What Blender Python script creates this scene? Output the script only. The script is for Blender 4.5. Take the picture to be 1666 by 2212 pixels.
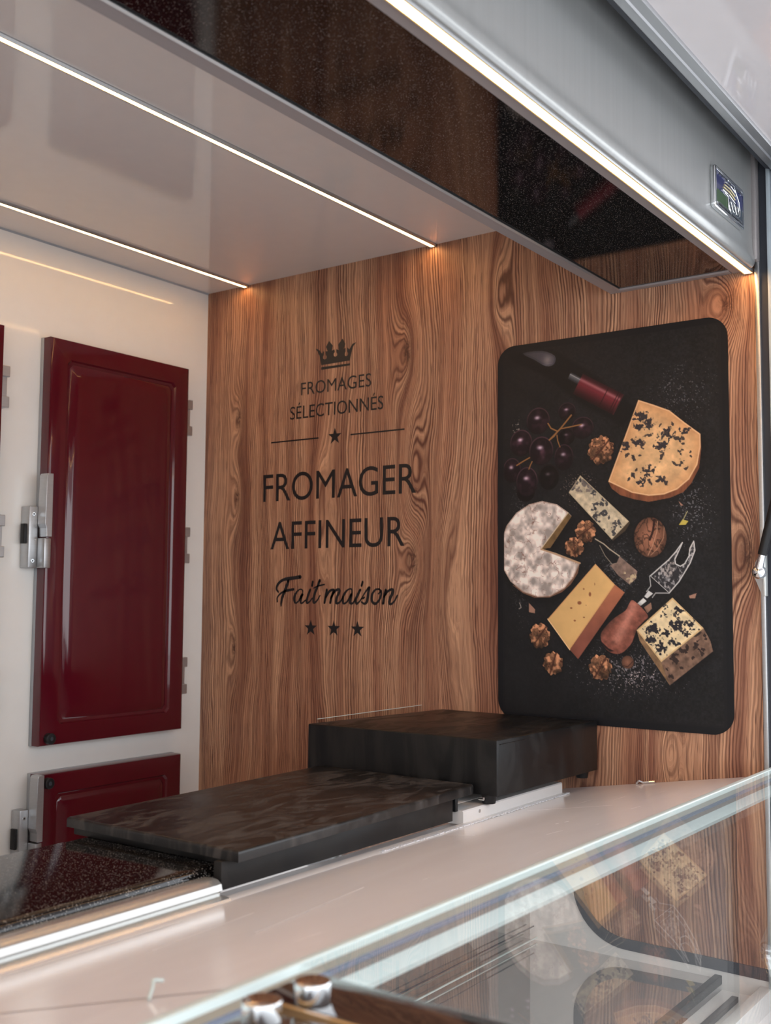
import bpy, bmesh, math, random
import numpy as np
from mathutils import Vector, Matrix

for o in list(bpy.data.objects):
    bpy.data.objects.remove(o)
SC = bpy.context.scene
COL = SC.collection
PI = math.pi

# ------------------------------------------------------------------ camera
cam_d = bpy.data.cameras.new('camera')
cam = bpy.data.objects.new('camera', cam_d)
COL.objects.link(cam)
SC.camera = cam
cam_d.sensor_fit = 'HORIZONTAL'
cam_d.sensor_width = 36.0
cam_d.lens = 2358.64 / 1666 * 36.0
right = Vector((0.5846085, -0.8112861, 0.0069181))
down = Vector((0.0677002, 0.0402836, -0.9968921))
fwd = Vector((0.8084860, 0.5832599, 0.0784744))
m = Matrix((right, -down, -fwd)).transposed().to_4x4()
m.translation = Vector((-2.1, 0.0, 1.5))
cam.matrix_world = m
cam_d.clip_start = 0.02
cam_d.dof.use_dof = True
cam_d.dof.focus_distance = 2.0
cam_d.dof.aperture_fstop = 8.0

# ------------------------------------------------------------------ world, exposure
world = bpy.data.worlds.new('world')
SC.world = world
world.use_nodes = True
wn = world.node_tree
bg = wn.nodes['Background']
sky = wn.nodes.new('ShaderNodeTexSky')
sky.sky_type = 'NISHITA'
sky.sun_disc = False
sky.sun_elevation = math.radians(50)
sky.sun_rotation = math.radians(20)
sky.air_density = 1.0
sky.dust_density = 4.0
mixw = wn.nodes.new('ShaderNodeMix'); mixw.data_type = 'RGBA'
mixw.inputs[0].default_value = 0.85
mixw.inputs[7].default_value = (0.93, 0.96, 1.0, 1)
scl = wn.nodes.new('ShaderNodeVectorMath'); scl.operation = 'SCALE'; scl.inputs['Scale'].default_value = 0.12
wn.links.new(sky.outputs[0], scl.inputs[0])
wn.links.new(scl.outputs[0], mixw.inputs[6])
wn.links.new(mixw.outputs[2], bg.inputs[0])
bg.inputs[1].default_value = 3.2
SC.view_settings.view_transform = 'Standard'
SC.view_settings.look = 'None'
SC.view_settings.gamma = 1.0
SC.view_settings.use_curve_mapping = False
SC.view_settings.exposure = 0.3
LED_POWER = 24.0

# ------------------------------------------------------------------ helpers
def tag(o, label=None, cat=None, group=None, kind=None):
    if label: o['label'] = label
    if cat: o['category'] = cat
    if group: o['group'] = group
    if kind: o['kind'] = kind
    return o

def link(name, me, parent=None, mat=None):
    o = bpy.data.objects.new(name, me)
    COL.objects.link(o)
    if mat is not None and me is not None:
        me.materials.append(mat)
    if parent is not None:
        o.parent = parent
        o.matrix_parent_inverse = parent.matrix_world.inverted() if False else Matrix.Identity(4)
        if parent.type == 'EMPTY':
            o.location = -Vector(parent.location)
    return o

def empty(name, loc, label=None, cat=None, group=None, kind=None):
    o = bpy.data.objects.new(name, None)
    o.empty_display_size = 0.05
    COL.objects.link(o)
    o.location = loc
    return tag(o, label, cat, group, kind)

def fin(bm, name, mat, parent=None, smooth=None):
    me = bpy.data.meshes.new(name)
    bmesh.ops.recalc_face_normals(bm, faces=bm.faces)
    bm.to_mesh(me); bm.free()
    if smooth:
        for p in me.polygons: p.use_smooth = True
        me.set_sharp_from_angle(angle=math.radians(smooth))
    return link(name, me, parent, mat)

def add_box(bm, lo, hi, bev=0.0, seg=2):
    lo = Vector(lo); hi = Vector(hi)
    r = bmesh.ops.create_cube(bm, size=1.0, matrix=Matrix.LocRotScale((lo+hi)/2, None, hi-lo))
    if bev > 0:
        es = list({e for v in r['verts'] for e in v.link_edges})
        bmesh.ops.bevel(bm, geom=es, offset=bev, segments=seg, affect='EDGES', profile=0.5)

def box(name, lo, hi, mat, parent=None, bev=0.0, seg=2):
    bm = bmesh.new(); add_box(bm, lo, hi, bev, seg)
    return fin(bm, name, mat, parent, 40 if bev else None)

def add_prism(bm, pts, axis, a, b, bev=0.0):
    """polygon pts extruded along axis (0: pts are (y,z); 2: pts are (x,y); 1: pts are (x,z))"""
    def P(p, t):
        if axis == 0: return (t, p[0], p[1])
        if axis == 1: return (p[0], t, p[1])
        return (p[0], p[1], t)
    va = [bm.verts.new(P(p, a)) for p in pts]
    vb = [bm.verts.new(P(p, b)) for p in pts]
    n = len(pts)
    fa = bm.faces.new(va); fb = bm.faces.new(vb[::-1])
    for i in range(n):
        bm.faces.new((va[i], vb[i], vb[(i+1) % n], va[(i+1) % n]))
    bm.normal_update()
    if bev:
        es = list(fa.edges) + list(fb.edges)
        bmesh.ops.bevel(bm, geom=es, offset=bev, segments=2, affect='EDGES', profile=0.5)
    else:
        bmesh.ops.triangulate(bm, faces=[fa, fb])

def prism(name, pts, axis, a, b, mat, parent=None, bev=0.0, smooth=35):
    bm = bmesh.new(); add_prism(bm, pts, axis, a, b, bev)
    return fin(bm, name, mat, parent, smooth)

def add_cyl(bm, p0, p1, r, n=24, r2=None, caps=True):
    p0 = Vector(p0); p1 = Vector(p1); d = p1-p0
    q = d.to_track_quat('Z', 'Y').to_matrix().to_4x4(); q.translation = (p0+p1)/2
    bmesh.ops.create_cone(bm, cap_ends=caps, segments=n, radius1=r, radius2=r if r2 is None else r2, depth=d.length, matrix=q)

def cyl(name, p0, p1, r, mat, parent=None, n=24, r2=None, bev=0.0):
    bm = bmesh.new(); add_cyl(bm, p0, p1, r, n, r2)
    if bev:
        es = [e for e in bm.edges if any(len(f.verts) > 4 for f in e.link_faces)]
        bmesh.ops.bevel(bm, geom=es, offset=bev, segments=3, affect='EDGES', profile=0.5)
    return fin(bm, name, mat, parent, 40)

def rrect(y0, z0, y1, z1, r, n=8):
    pts = []
    for cy, cz, a0 in ((y1-r, z1-r, 0), (y0+r, z1-r, 90), (y0+r, z0+r, 180), (y1-r, z0+r, 270)):
        for k in range(n+1):
            a = math.radians(a0+90*k/n)
            pts.append((cy+r*math.cos(a), cz+r*math.sin(a)))
    return pts

# ------------------------------------------------------------------ materials
class NT:
    def __init__(s, name):
        s.m = bpy.data.materials.new(name); s.m.use_nodes = True
        s.t = s.m.node_tree; s.b = s.t.nodes['Principled BSDF']; s.out = s.t.nodes['Material Output']
    def n(s, t, **k):
        x = s.t.nodes.new(t)
        for a, v in k.items(): setattr(x, a, v)
        return x
    def l(s, a, b): s.t.links.new(a, b)
    def put(s, x, sock):
        if isinstance(x, (int, float)): sock.default_value = x
        elif isinstance(x, tuple): sock.default_value = x
        else: s.l(x, sock)
    def math(s, op, a, b=0.0, c=0.0):
        x = s.n('ShaderNodeMath', operation=op)
        s.put(a, x.inputs[0]); s.put(b, x.inputs[1]); s.put(c, x.inputs[2])
        return x.outputs[0]
    def vec(s, a, b, c):
        x = s.n('ShaderNodeCombineXYZ'); s.put(a, x.inputs[0]); s.put(b, x.inputs[1]); s.put(c, x.inputs[2]); return x.outputs[0]
    def noise(s, v, scale=5.0, detail=2.0, rough=0.5, dist=0.0):
        x = s.n('ShaderNodeTexNoise'); s.l(v, x.inputs['Vector'])
        x.inputs['Scale'].default_value = scale; x.inputs['Detail'].default_value = detail
        x.inputs['Roughness'].default_value = rough; x.inputs['Distortion'].default_value = dist
        return x.outputs['Fac']
    def ramp(s, f, stops, interp='LINEAR'):
        x = s.n('ShaderNodeValToRGB'); s.put(f, x.inputs[0]); x.color_ramp.interpolation = interp
        e = x.color_ramp.elements
        while len(e) < len(stops): e.new(0.5)
        for i, (p, c) in enumerate(stops):
            e[i].position = p; e[i].color = c if len(c) == 4 else (*c, 1)
        return x.outputs[0]
    def mix(s, f, a, b, blend='MIX'):
        x = s.n('ShaderNodeMix', data_type='RGBA', blend_type=blend)
        s.put(f, x.inputs[0]); s.put(a, x.inputs[6]); s.put(b, x.inputs[7]); return x.outputs[2]
    def pos(s):
        return s.n('ShaderNodeNewGeometry').outputs['Position']
    def sep(s, v):
        x = s.n('ShaderNodeSeparateXYZ'); s.l(v, x.inputs[0]); return x.outputs
    def bump(s, h, strength=0.2, dist=0.001):
        x = s.n('ShaderNodeBump'); s.l(h, x.inputs['Height']); x.inputs['Strength'].default_value = strength
        x.inputs['Distance'].default_value = dist; s.l(x.outputs[0], s.b.inputs['Normal'])

def lin(r, g, b):
    f = lambda c: c/255/12.92 if c/255 <= 0.04045 else ((c/255+0.055)/1.055)**2.4
    return (f(r), f(g), f(b), 1.0)

def simple(name, col, rough=0.5, metal=0.0, var=0.04, vscale=30.0, coat=0.0, spec=0.5, bump=0.0, aniso=0.0):
    t = NT(name)
    p = t.pos()
    f = t.noise(p, vscale, 3.0)
    c1 = tuple(min(1, c*(1+var)) for c in col[:3])+(1,); c0 = tuple(c*(1-var) for c in col[:3])+(1,)
    t.l(t.ramp(f, [(0.3, c0), (0.7, c1)]), t.b.inputs['Base Color'])
    t.b.inputs['Roughness'].default_value = rough
    t.b.inputs['Metallic'].default_value = metal
    t.b.inputs['Specular IOR Level'].default_value = spec
    t.b.inputs['Coat Weight'].default_value = coat
    t.b.inputs['Coat Roughness'].default_value = 0.03
    if bump: t.bump(f, bump, 0.0008)
    return t.m

def wood_material():
    t = NT('oak_laminate')
    s = t.sep(t.pos()); y, z = s[1], s[2]
    low = t.noise(t.vec(t.math('MULTIPLY', y, 3.0), 0.0, t.math('MULTIPLY', z, 1.3)), 1.0, 2.0)
    g = t.math('ADD', y, t.math('MULTIPLY', t.math('SUBTRACT', low, 0.5), 0.10))
    mid = t.noise(t.vec(t.math('MULTIPLY', y, 22.0), 3.0, t.math('MULTIPLY', z, 6.0)), 1.0, 3.0)
    g = t.math('ADD', g, t.math('MULTIPLY', t.math('SUBTRACT', mid, 0.5), 0.016))
    ksum = None
    # growth figures and knots: y, z, half width, half height, push
    for (ky, kz, su, sv, A) in KNOTS:
        a = t.math('DIVIDE', t.math('SUBTRACT', y, ky), su)
        b = t.math('DIVIDE', t.math('SUBTRACT', z, kz), sv)
        r2 = t.math('ADD', t.math('MULTIPLY', a, a), t.math('MULTIPLY', b, b))
        e = t.math('POWER', 2.71828, t.math('MULTIPLY', r2, -1.0))
        g = t.math('ADD', g, t.math('MULTIPLY', e, A))
        if A > 0.0:
            k = t.math('POWER', 2.71828, t.math('MULTIPLY', r2, -7.0))
            ksum = k if ksum is None else t.math('ADD', ksum, k)
    # broad tonal bands
    band = t.noise(t.vec(t.math('MULTIPLY', g, 16.0), 0.0, t.math('MULTIPLY', z, 0.5)), 1.0, 2.0)
    # growth lines
    warp = t.noise(t.vec(t.math('MULTIPLY', y, 60.0), 1.0, t.math('MULTIPLY', z, 10.0)), 1.0, 3.0)
    dens = t.noise(t.vec(t.math('MULTIPLY', g, 6.0), 5.0, 0.0), 1.0, 0.0)
    ph = t.math('ADD', t.math('MULTIPLY', g, 980.0), t.math('MULTIPLY', warp, 4.5))
    ph = t.math('ADD', ph, t.math('MULTIPLY', dens, 40.0))
    w = t.math('MULTIPLY_ADD', t.math('SINE', ph), 0.5, 0.5)
    w = t.math('POWER', w, 1.6)
    amp = t.noise(t.vec(t.math('MULTIPLY', g, 30.0), 9.0, t.math('MULTIPLY', z, 1.5)), 1.0, 2.0)
    amp = t.ramp(amp, [(0.36, (0.22, 0.22, 0.22)), (0.62, (1, 1, 1))])
    w = t.math('MULTIPLY', w, amp)
    fine = t.noise(t.vec(t.math('MULTIPLY', g, 260.0), 0.0, t.math('MULTIPLY', z, 3.0)), 1.0, 4.0, 0.65)
    pores = t.noise(t.vec(t.math('MULTIPLY', y, 520.0), 2.0, t.math('MULTIPLY', z, 16.0)), 1.0, 1.0)
    base = t.ramp(band, [(0.28, lin(132, 86, 68)), (0.42, lin(192, 140, 110)), (0.55, lin(222, 174, 138)), (0.72, lin(166, 112, 90))])
    c = t.mix(t.ramp(fine, [(0.35, (0.75, 0.75, 0.75)), (0.62, (0, 0, 0))]), base, lin(132, 88, 68))
    c = t.mix(t.math('MULTIPLY', w, 0.95), c, lin(84, 48, 38))
    stk = t.noise(t.vec(t.math('MULTIPLY', g, 26.0), 17.0, t.math('MULTIPLY', z, 0.9)), 1.0, 4.0, 0.6)
    c = t.mix(t.ramp(stk, [(0.50, (0, 0, 0)), (0.66, (0.60, 0.60, 0.60))]), c, lin(100, 58, 46))
    c = t.mix(t.ramp(pores, [(0.60, (0, 0, 0)), (0.68, (0.65, 0.65, 0.65))]), c, lin(80, 50, 42))
    kn = t.noise(t.vec(t.math('MULTIPLY', y, 90.0), 2.0, t.math('MULTIPLY', z, 60.0)), 1.0, 4.0, 0.7, 1.5)
    kk = t.math('MULTIPLY', ksum, t.ramp(kn, [(0.35, (0.2, 0.2, 0.2)), (0.6, (1, 1, 1))]))
    c = t.mix(t.math('MINIMUM', kk, 0.85), c, lin(66, 38, 30))
    t.l(c, t.b.inputs['Base Color'])
    t.b.inputs['Roughness'].default_value = 0.42
    t.b.inputs['Specular IOR Level'].default_value = 0.35
    t.bump(t.math('ADD', fine, t.math('MULTIPLY', w, -0.6)), 0.25, 0.0006)
    return t.m

def speckle_material(name, base, fleck, rough=0.06, dens=0.0, scale=420.0, spec=0.5):
    t = NT(name)
    p = t.pos()
    v = t.n('ShaderNodeTexVoronoi'); v.inputs['Scale'].default_value = scale; t.l(p, v.inputs['Vector'])
    sepc = t.n('ShaderNodeSeparateColor'); t.l(v.outputs['Color'], sepc.inputs[0])
    pick = t.math('GREATER_THAN', sepc.outputs[0], 0.80 - dens)
    near = t.math('LESS_THAN', v.outputs['Distance'], 0.33)
    f = t.math('MULTIPLY', t.math('MULTIPLY', pick, near), t.math('MULTIPLY_ADD', sepc.outputs[1], 0.8, 0.2))
    t.l(t.mix(f, base, fleck), t.b.inputs['Base Color'])
    t.b.inputs['Roughness'].default_value = rough
    t.b.inputs['Specular IOR Level'].default_value = spec
    n = t.noise(p, 900.0, 1.0)
    t.bump(n, 0.06, 0.0003)
    return t.m

def glass_material(name, tint=(0.93, 0.97, 0.95, 1), f0=0.04, refl=1.0):
    t = NT(name)
    t.t.nodes.remove(t.b)
    geo = t.n('ShaderNodeNewGeometry')
    d = t.n('ShaderNodeVectorMath', operation='DOT_PRODUCT')
    t.l(geo.outputs['Incoming'], d.inputs[0]); t.l(geo.outputs['Normal'], d.inputs[1])
    c = t.math('ABSOLUTE', d.outputs['Value'])
    k = t.math('POWER', t.math('SUBTRACT', 1.0, c), 5.0)
    fr = t.math('MULTIPLY', t.math('MULTIPLY_ADD', k, 1-f0, f0), refl)
    tr = t.n('ShaderNodeBsdfTransparent'); tr.inputs[0].default_value = tint
    gl = t.n('ShaderNodeBsdfGlossy'); gl.inputs['Roughness'].default_value = 0.0
    mx = t.n('ShaderNodeMixShader')
    t.l(fr, mx.inputs[0]); t.l(tr.outputs[0], mx.inputs[1]); t.l(gl.outputs[0], mx.inputs[2])
    t.l(mx.outputs[0], t.out.inputs[0])
    return t.m

def emit_material(name, col, strength):
    t = NT(name)
    t.t.nodes.remove(t.b)
    e = t.n('ShaderNodeEmission'); e.inputs[0].default_value = col; e.inputs[1].default_value = strength
    t.l(e.outputs[0], t.out.inputs[0])
    return t.m

def brushed(name, col, rough=0.32, metal=0.9, stretch=(3, 60, 300)):
    t = NT(name)
    s = t.sep(t.pos())
    f = t.noise(t.vec(t.math('MULTIPLY', s[0], stretch[0]), t.math('MULTIPLY', s[1], stretch[1]), t.math('MULTIPLY', s[2], stretch[2])), 1.0, 2.0)
    c0 = tuple(c*0.965 for c in col[:3])+(1,); c1 = tuple(min(1, c*1.03) for c in col[:3])+(1,)
    t.l(t.ramp(f, [(0.3, c0), (0.7, c1)]), t.b.inputs['Base Color'])
    t.b.inputs['Roughness'].default_value = rough; t.b.inputs['Metallic'].default_value = metal
    return t.m

def worn_black(name, base, dust, rough=0.45, amt=0.5, scale=6.0, spec=0.5):
    t = NT(name); t.b.inputs['Specular IOR Level'].default_value = spec
    s = t.sep(t.pos())
    v = t.vec(t.math('MULTIPLY', s[0], 2.0), t.math('MULTIPLY', s[1], 5.0), s[2])
    f = t.noise(v, scale, 6.0, 0.62, 1.2)
    g = t.noise(t.pos(), 700.0, 2.0)
    mk = t.math('MULTIPLY', t.ramp(f, [(0.46, (0, 0, 0)), (0.60, (1, 1, 1))]), t.math('MULTIPLY_ADD', g, 0.8, 0.3))
    t.l(t.mix(t.math('MULTIPLY', mk, amt), base, dust), t.b.inputs['Base Color'])
    t.l(t.math('MULTIPLY_ADD', mk, 0.25, rough), t.b.inputs['Roughness'])
    t.bump(g, 0.12, 0.0004)
    return t.m

KNOTS = [tuple(list(c)+list(r)) for c, r in zip(
    [(1.9960,1.9710),(1.4550,2.0830),(1.4370,1.8050),(1.9990,1.7610),(1.4340,1.5880),(0.6910,2.0820),(0.6600,1.5950),(1.2080,2.1780),(1.7180,1.6840),(1.0280,1.0930),(2.0010,1.3670),(0.8270,1.1870),(1.3480,1.4920)],
    [(.022,.07,.035), (.030,.10,.055), (.030,.16,-.055), (.022,.09,.035), (.035,.09,.060), (.04,.07,.060), (.030,.10,.055), (.03,.12,-.05), (.03,.22,-.045), (.04,.2,-.05), (.02,.10,.03), (.03,.12,-.045), (.04,.3,-.05)])]

M = dict(
    wood=wood_material(),
    ceiling=simple('cream_lacquer_ceiling', (0.78, 0.73, 0.69, 1), 0.045, var=0.01, spec=0.55),
    white=simple('white_gloss_panel', (0.76, 0.75, 0.72, 1), 0.07, var=0.01),
    whitepl=simple('white_laminate', (0.76, 0.72, 0.69, 1), 0.25, var=0.02, vscale=8),
    hatch=simple('white_gloss_hatch', (0.74, 0.70, 0.70, 1), 0.07, var=0.01),
    red=simple('burgundy_lacquer', (0.080, 0.004, 0.010, 1), 0.09, var=0.03, coat=0.3),
    alu=brushed('anodised_aluminium', (0.50, 0.51, 0.52, 1), 0.38),
    alud=brushed('matt_grey_profile', (0.36, 0.33, 0.325, 1), 0.42, 0.35),
    steel=brushed('satin_fascia_steel', (0.40, 0.41, 0.40, 1), 0.28, 0.45, (120, 60, 2)),
    chrome=simple('chrome', (0.82, 0.84, 0.85, 1), 0.09, 1.0, 0.01),
    stone=speckle_material('black_glitter_stone', (0.006, 0.005, 0.005, 1), (0.55, 0.52, 0.48, 1), 0.07, 0.08, 620.0, 0.5),
    soffit=speckle_material('black_glitter_gloss', (0.006, 0.005, 0.005, 1), (0.35, 0.30, 0.27, 1), 0.035, 0.06, 680.0, 0.8),
    slate=worn_black('scuffed_black_board', (0.010, 0.009, 0.009, 1), (0.13, 0.115, 0.105, 1), 0.34, 0.5, 5.0, 0.4),
    steelblk=worn_black('black_powder_steel', (0.0055, 0.0055, 0.006, 1), (0.05, 0.045, 0.04, 1), 0.33, 0.30, 4.0, 0.28),
    black=simple('matt_black', (0.008, 0.008, 0.009, 1), 0.45, var=0.1, spec=0.35),
    dark=simple('dark_rubber', (0.028, 0.032, 0.042, 1), 0.55, var=0.05),
    vinyl=simple('black_vinyl', (0.012, 0.010, 0.010, 1), 0.38, var=0.05),
    mint=simple('pale_green_rail', (0.55, 0.62, 0.59, 1), 0.30, var=0.03, vscale=12),
    ledge=None,
    glass=glass_material('clear_glass', (0.985, 0.99, 0.985, 1), 0.04, 0.35),
    shelfglass=glass_material('clear_shelf_glass', (0.985, 0.99, 0.985, 1), 0.045, 0.85),
    acrylic=glass_material('clear_acrylic', (0.95, 0.96, 0.96, 1), 0.05, 1.3),
    smoke=simple('smoked_glass_panel', (0.035, 0.022, 0.018, 1), 0.05, var=0.1, spec=1.0),
    amber=simple('amber_glass_edge', (0.52, 0.30, 0.12, 1), 0.3, var=0.05),
    back=brushed('polished_back_panel', (0.46, 0.43, 0.41, 1), 0.03, 0.85),
    deck=brushed('polished_deck', (0.60, 0.57, 0.56, 1), 0.04, 0.75),
    led=emit_material('warm_led_diffuser', (1.0, 0.53, 0.20, 1), LED_POWER),
    ledside=emit_material('amber_led_edge', (1.0, 0.55, 0.12, 1), 1.1),
    casefill=emit_material('case_fill_neutral', (1.0, 0.90, 0.80, 1), 9.0),
    gasket=simple('grey_gasket', (0.36, 0.38, 0.40, 1), 0.5),
    floor=simple('grey_floor_vinyl', (0.22, 0.21, 0.20, 1), 0.6, var=0.1),
    asphalt=simple('pale_asphalt', (0.40, 0.40, 0.41, 1), 0.9, var=0.2, vscale=60),
    blue=simple('blue_enamel', (0.012, 0.018, 0.11, 1), 0.12, var=0.05, coat=0.5),
    navy=simple('dark_teal_enamel', (0.03, 0.05, 0.07, 1), 0.12, var=0.05, coat=0.5),
    green=simple('green_enamel', (0.04, 0.09, 0.03, 1), 0.2, var=0.4, vscale=900),
    gold=simple('pale_gold_enamel', (0.65, 0.55, 0.28, 1), 0.25, 0.3),
)

def ledge_material():
    t = NT('scuffed_white_ledge')
    s = t.sep(t.pos())
    v = t.vec(t.math('MULTIPLY', s[0], 3.0), t.math('MULTIPLY', s[1], 10.0), 0.0)
    f = t.noise(v, 1.0, 5.0, 0.6, 0.6)
    v2 = t.vec(t.math('MULTIPLY', t.math('ADD', s[0], t.math('MULTIPLY', s[1], 0.4)), 5.0), t.math('MULTIPLY', t.math('ADD', s[1], t.math('MULTIPLY', s[0], 0.06)), 160.0), 0.0)
    h = t.noise(v2, 1.0, 3.0, 0.6, 0.3)
    sc = t.ramp(h, [(0.70, (0, 0, 0)), (0.80, (1, 1, 1))])
    c = t.ramp(f, [(0.3, (0.86, 0.83, 0.83)), (0.7, (0.92, 0.90, 0.90))])
    t.l(t.mix(t.math('MULTIPLY', sc, 0.5), c, (0.76, 0.74, 0.73, 1)), t.b.inputs['Base Color'])
    t.l(t.math('MULTIPLY_ADD', sc, 0.3, 0.16), t.b.inputs['Roughness'])
    return t.m
M['ledge'] = ledge_material()

# ------------------------------------------------------------------ key levels (metres)
XL = -3.6            # far left end of the trailer
YB = 2.12            # back wall
YF = 0.633           # serving opening
ZC = 2.329           # ceiling
ZS = 2.139           # soffit underside

# ------------------------------------------------------------------ the setting
w = box('wall_right', (0.0, YF, 0.55), (0.03, YB+0.03, ZC+0.1), M['wood'])
tag(w, kind='structure')
tag(box('wall_back', (XL, YB, 0.0), (0.0, YB+0.03, ZC+0.1), M['white']), kind='structure')
tag(box('wall_left', (XL-0.03, 0.65, 0.0), (XL, YB+0.03, ZC+0.1), M['white']), kind='structure')
tag(box('floor', (XL, 0.65, -0.02), (0.0, YB, 0.0), M['floor']), kind='structure')
tag(box('ceiling', (XL, 0.9, ZC), (0.0, YB, ZC+0.03), M['ceiling']), kind='structure')
tag(box('ground', (-14, -14, -0.62), (14, 14, -0.60), M['asphalt']), kind='structure')
tag(box('roof', (XL-0.03, 0.575, 2.4625), (0.12, YB+0.03, 2.50), M['hatch']), kind='structure')  # unseen trailer roof, put in to keep sky light off the fascia top
# thin grey cove strip between ceiling and back wall
tag(prism('trim_1', [(YB-0.004, ZC), (YB, ZC), (YB, ZC-0.004)], 0, XL, -0.001, M['gasket']), kind='structure')

# LED strips
def led_strip(name, yc, z, x0, x1, wid, prof, label, depth=0.006):
    t = empty(name, (x1, yc, z), label, 'light', 'led strip lights')
    h = wid/2
    prof_pts = [(yc-prof/2, z+0.002), (yc-prof/2, z-depth*0.4), (yc-h-0.001, z-depth), (yc-h, z-depth), (yc-h, z-0.001),
                (yc+h, z-0.001), (yc+h, z-depth), (yc+h+0.001, z-depth), (yc+prof/2, z-depth*0.4), (yc+prof/2, z+0.002)]
    prism('profile', prof_pts, 0, x0, x1, M['alu'], t)
    k = 0.0011 if wid < 0.012 else 0.0018
    prism('diffuser', [(yc-h+k, z-0.0012), (yc-h+k, z-depth*0.95), (yc, z-depth*1.05), (yc+h-k, z-depth*0.95), (yc+h-k, z-0.0012)], 0, x0, x1-0.003, M['led'], t)
    for s1 in (-1, 1):
        prism('diffuser_edge', [(yc+s1*(h-0.0002), z-0.0012), (yc+s1*(h-0.0002), z-depth*0.85), (yc+s1*(h-k), z-depth*0.95), (yc+s1*(h-k), z-0.0012)], 0, x0, x1-0.003, M['ledside'], t)
    prism('end_cap', [(yc-prof/2, z), (yc-prof/2, z-depth*0.5), (yc-h-0.001, z-depth*1.1), (yc+h+0.001, z-depth*1.1), (yc+prof/2, z-depth*0.5), (yc+prof/2, z)], 0, x1-0.0028, x1, M['alu'], t)
    return t
led_strip('led_strip', 1.381, ZC, XL+0.05, -0.003, 0.0115, 0.020, 'warm LED strip across the middle of the cream ceiling')
led_strip('led_strip', 1.978, ZC, XL+0.05, -0.003, 0.0115, 0.020, 'warm LED strip on the ceiling nearest the white back wall')

# ------------------------------------------------------------------ lowered soffit over the counter
so = empty('soffit', (-1.8, 0.785, ZS), 'lowered black glitter soffit in a grey metal frame over the counter', 'soffit')
box('gloss_panel', (XL, 0.676, ZS+0.003), (-0.018, 0.912, ZS+0.008), M['soffit'], so)
prism('back_frame', [(0.909, ZS+0.003), (0.912, ZS), (0.934, ZS), (0.936, ZS+0.003), (0.936, ZC), (0.932, ZC), (0.932, ZS+0.02), (0.909, ZS+0.02)], 0, XL, -0.001, M['alud'], so)
prism('front_frame', [(0.657, ZS), (0.677, ZS), (0.680, ZS+0.003), (0.680, ZS+0.02), (0.657, ZS+0.02)], 0, XL, -0.001, M['alud'], so)
prism('end_frame', [(-0.001, ZS), (-0.016, ZS), (-0.019, ZS+0.003), (-0.019, ZS+0.02), (-0.001, ZS+0.02)], 1, 0.680, 0.909, M['alud'], so)
prism('edge_bead', [(0.906, ZS+0.0005), (0.909, ZS-0.0015), (0.912, ZS+0.0005), (0.909, ZS+0.004)], 0, XL, -0.019, M['alu'], so)
led_strip('led_strip', 0.6465, ZS, XL+0.05, -0.004, 0.0165, 0.021, 'bright warm LED strip under the front fascia edge', 0.006)

# fascia
fa = empty('fascia', (-1.8, 0.63, 2.2), 'satin grey metal fascia with a rounded lower lip above the serving opening', 'fascia')
pts = [(0.6358, 2.1365), (0.6340, 2.1360), (0.6310, 2.1370), (0.6285, 2.1400), (0.6270, 2.1440), (0.6262, 2.1485), (0.6263, 2.1530), (0.6272, 2.1575),
       (0.6284, 2.1630), (0.6294, 2.1700), (0.6300, 2.1800), (0.6300, ZC+0.12), (0.6370, ZC+0.12), (0.6365, 2.16)]
bm = bmesh.new()
n = len(pts)
va = [bm.verts.new((XL, *p)) for p in pts]; vb = [bm.verts.new((-0.028, *p)) for p in pts]
for i in range(n):
    bm.faces.new((va[i], vb[i], vb[(i+1) % n], va[(i+1) % n]))
fin(bm, 'face_sheet', M['steel'], fa, 60)
box('end_trim', (-0.030, 0.622, ZS+0.012), (-0.010, 0.632, ZC+0.12), M['alud'], fa, 0.002)
box('backing', (XL, 0.637, ZS+0.02), (-0.001, 0.655, ZC+0.12), M['black'], fa)

# raised hatch and its hinge profile
ht = empty('serving_hatch', (-1.8, 0.555, 2.313), 'raised white gloss serving hatch beyond the grey hinge profile', 'hatch')
def hz(y): return 2.3115 + 0.138*(y-0.555)
prism('hatch_panel', [(0.575, hz(0.575)+0.006), (-0.55, hz(-0.55)), (-0.55, hz(-0.55)+0.03), (0.575, hz(0.575)+0.036)], 0, XL, 0.12, M['hatch'], ht)
prism('hinge_profile', [(0.594, 2.322), (0.590, 2.318), (0.577, 2.316), (0.575, 2.3145), (0.572, 2.316), (0.560, 2.314), (0.5545, 2.3115), (0.5525, 2.316), (0.5535, 2.345), (0.597, 2.352), (0.597, 2.33)], 0, XL, 0.12, M['alu'], ht)
box('light_stop_upstand', (XL, 0.577, 2.345), (0.12, 0.597, 2.4620), M['alud'], ht)  # unseen, added to stop sky light leaking in above the hinge profile
prism('hinge_gap_seal', [(0.5975, 2.330), (0.594, 2.3215), (0.603, 2.3245), (0.605, 2.334), (0.605, 2.345), (0.5975, 2.345)], 0, XL, -0.03, M['dark'], ht)
box('edge_profile', (XL, -0.575, hz(-0.55)-0.006), (0.12, -0.55, hz(-0.55)+0.036), M['alu'], ht, 0.003)

# right-hand opening edge: aluminium trim, black seal, pale outer strip
tag(box('trim_2', (-0.012, 0.6235, 0.55), (0.03, 0.6328, ZC+0.1), M['alu'], None, 0.0015), kind='structure')
tag(box('trim_3', (-0.004, 0.6085, 0.55), (0.03, 0.6235, 2.45), M['dark']), kind='structure')
tag(box('trim_4', (-0.010, 0.6015, 0.55), (0.03, 0.6085, 2.45), simple('pale_blue_edge', (0.50, 0.58, 0.62, 1), 0.35), None, 0.001), kind='structure')
tag(box('trim_5', (-0.002, 0.52, 0.55), (0.03, 0.6015, 2.335), simple('blue_grey_frame', (0.22, 0.235, 0.27, 1), 0.5)), kind='structure')

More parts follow.
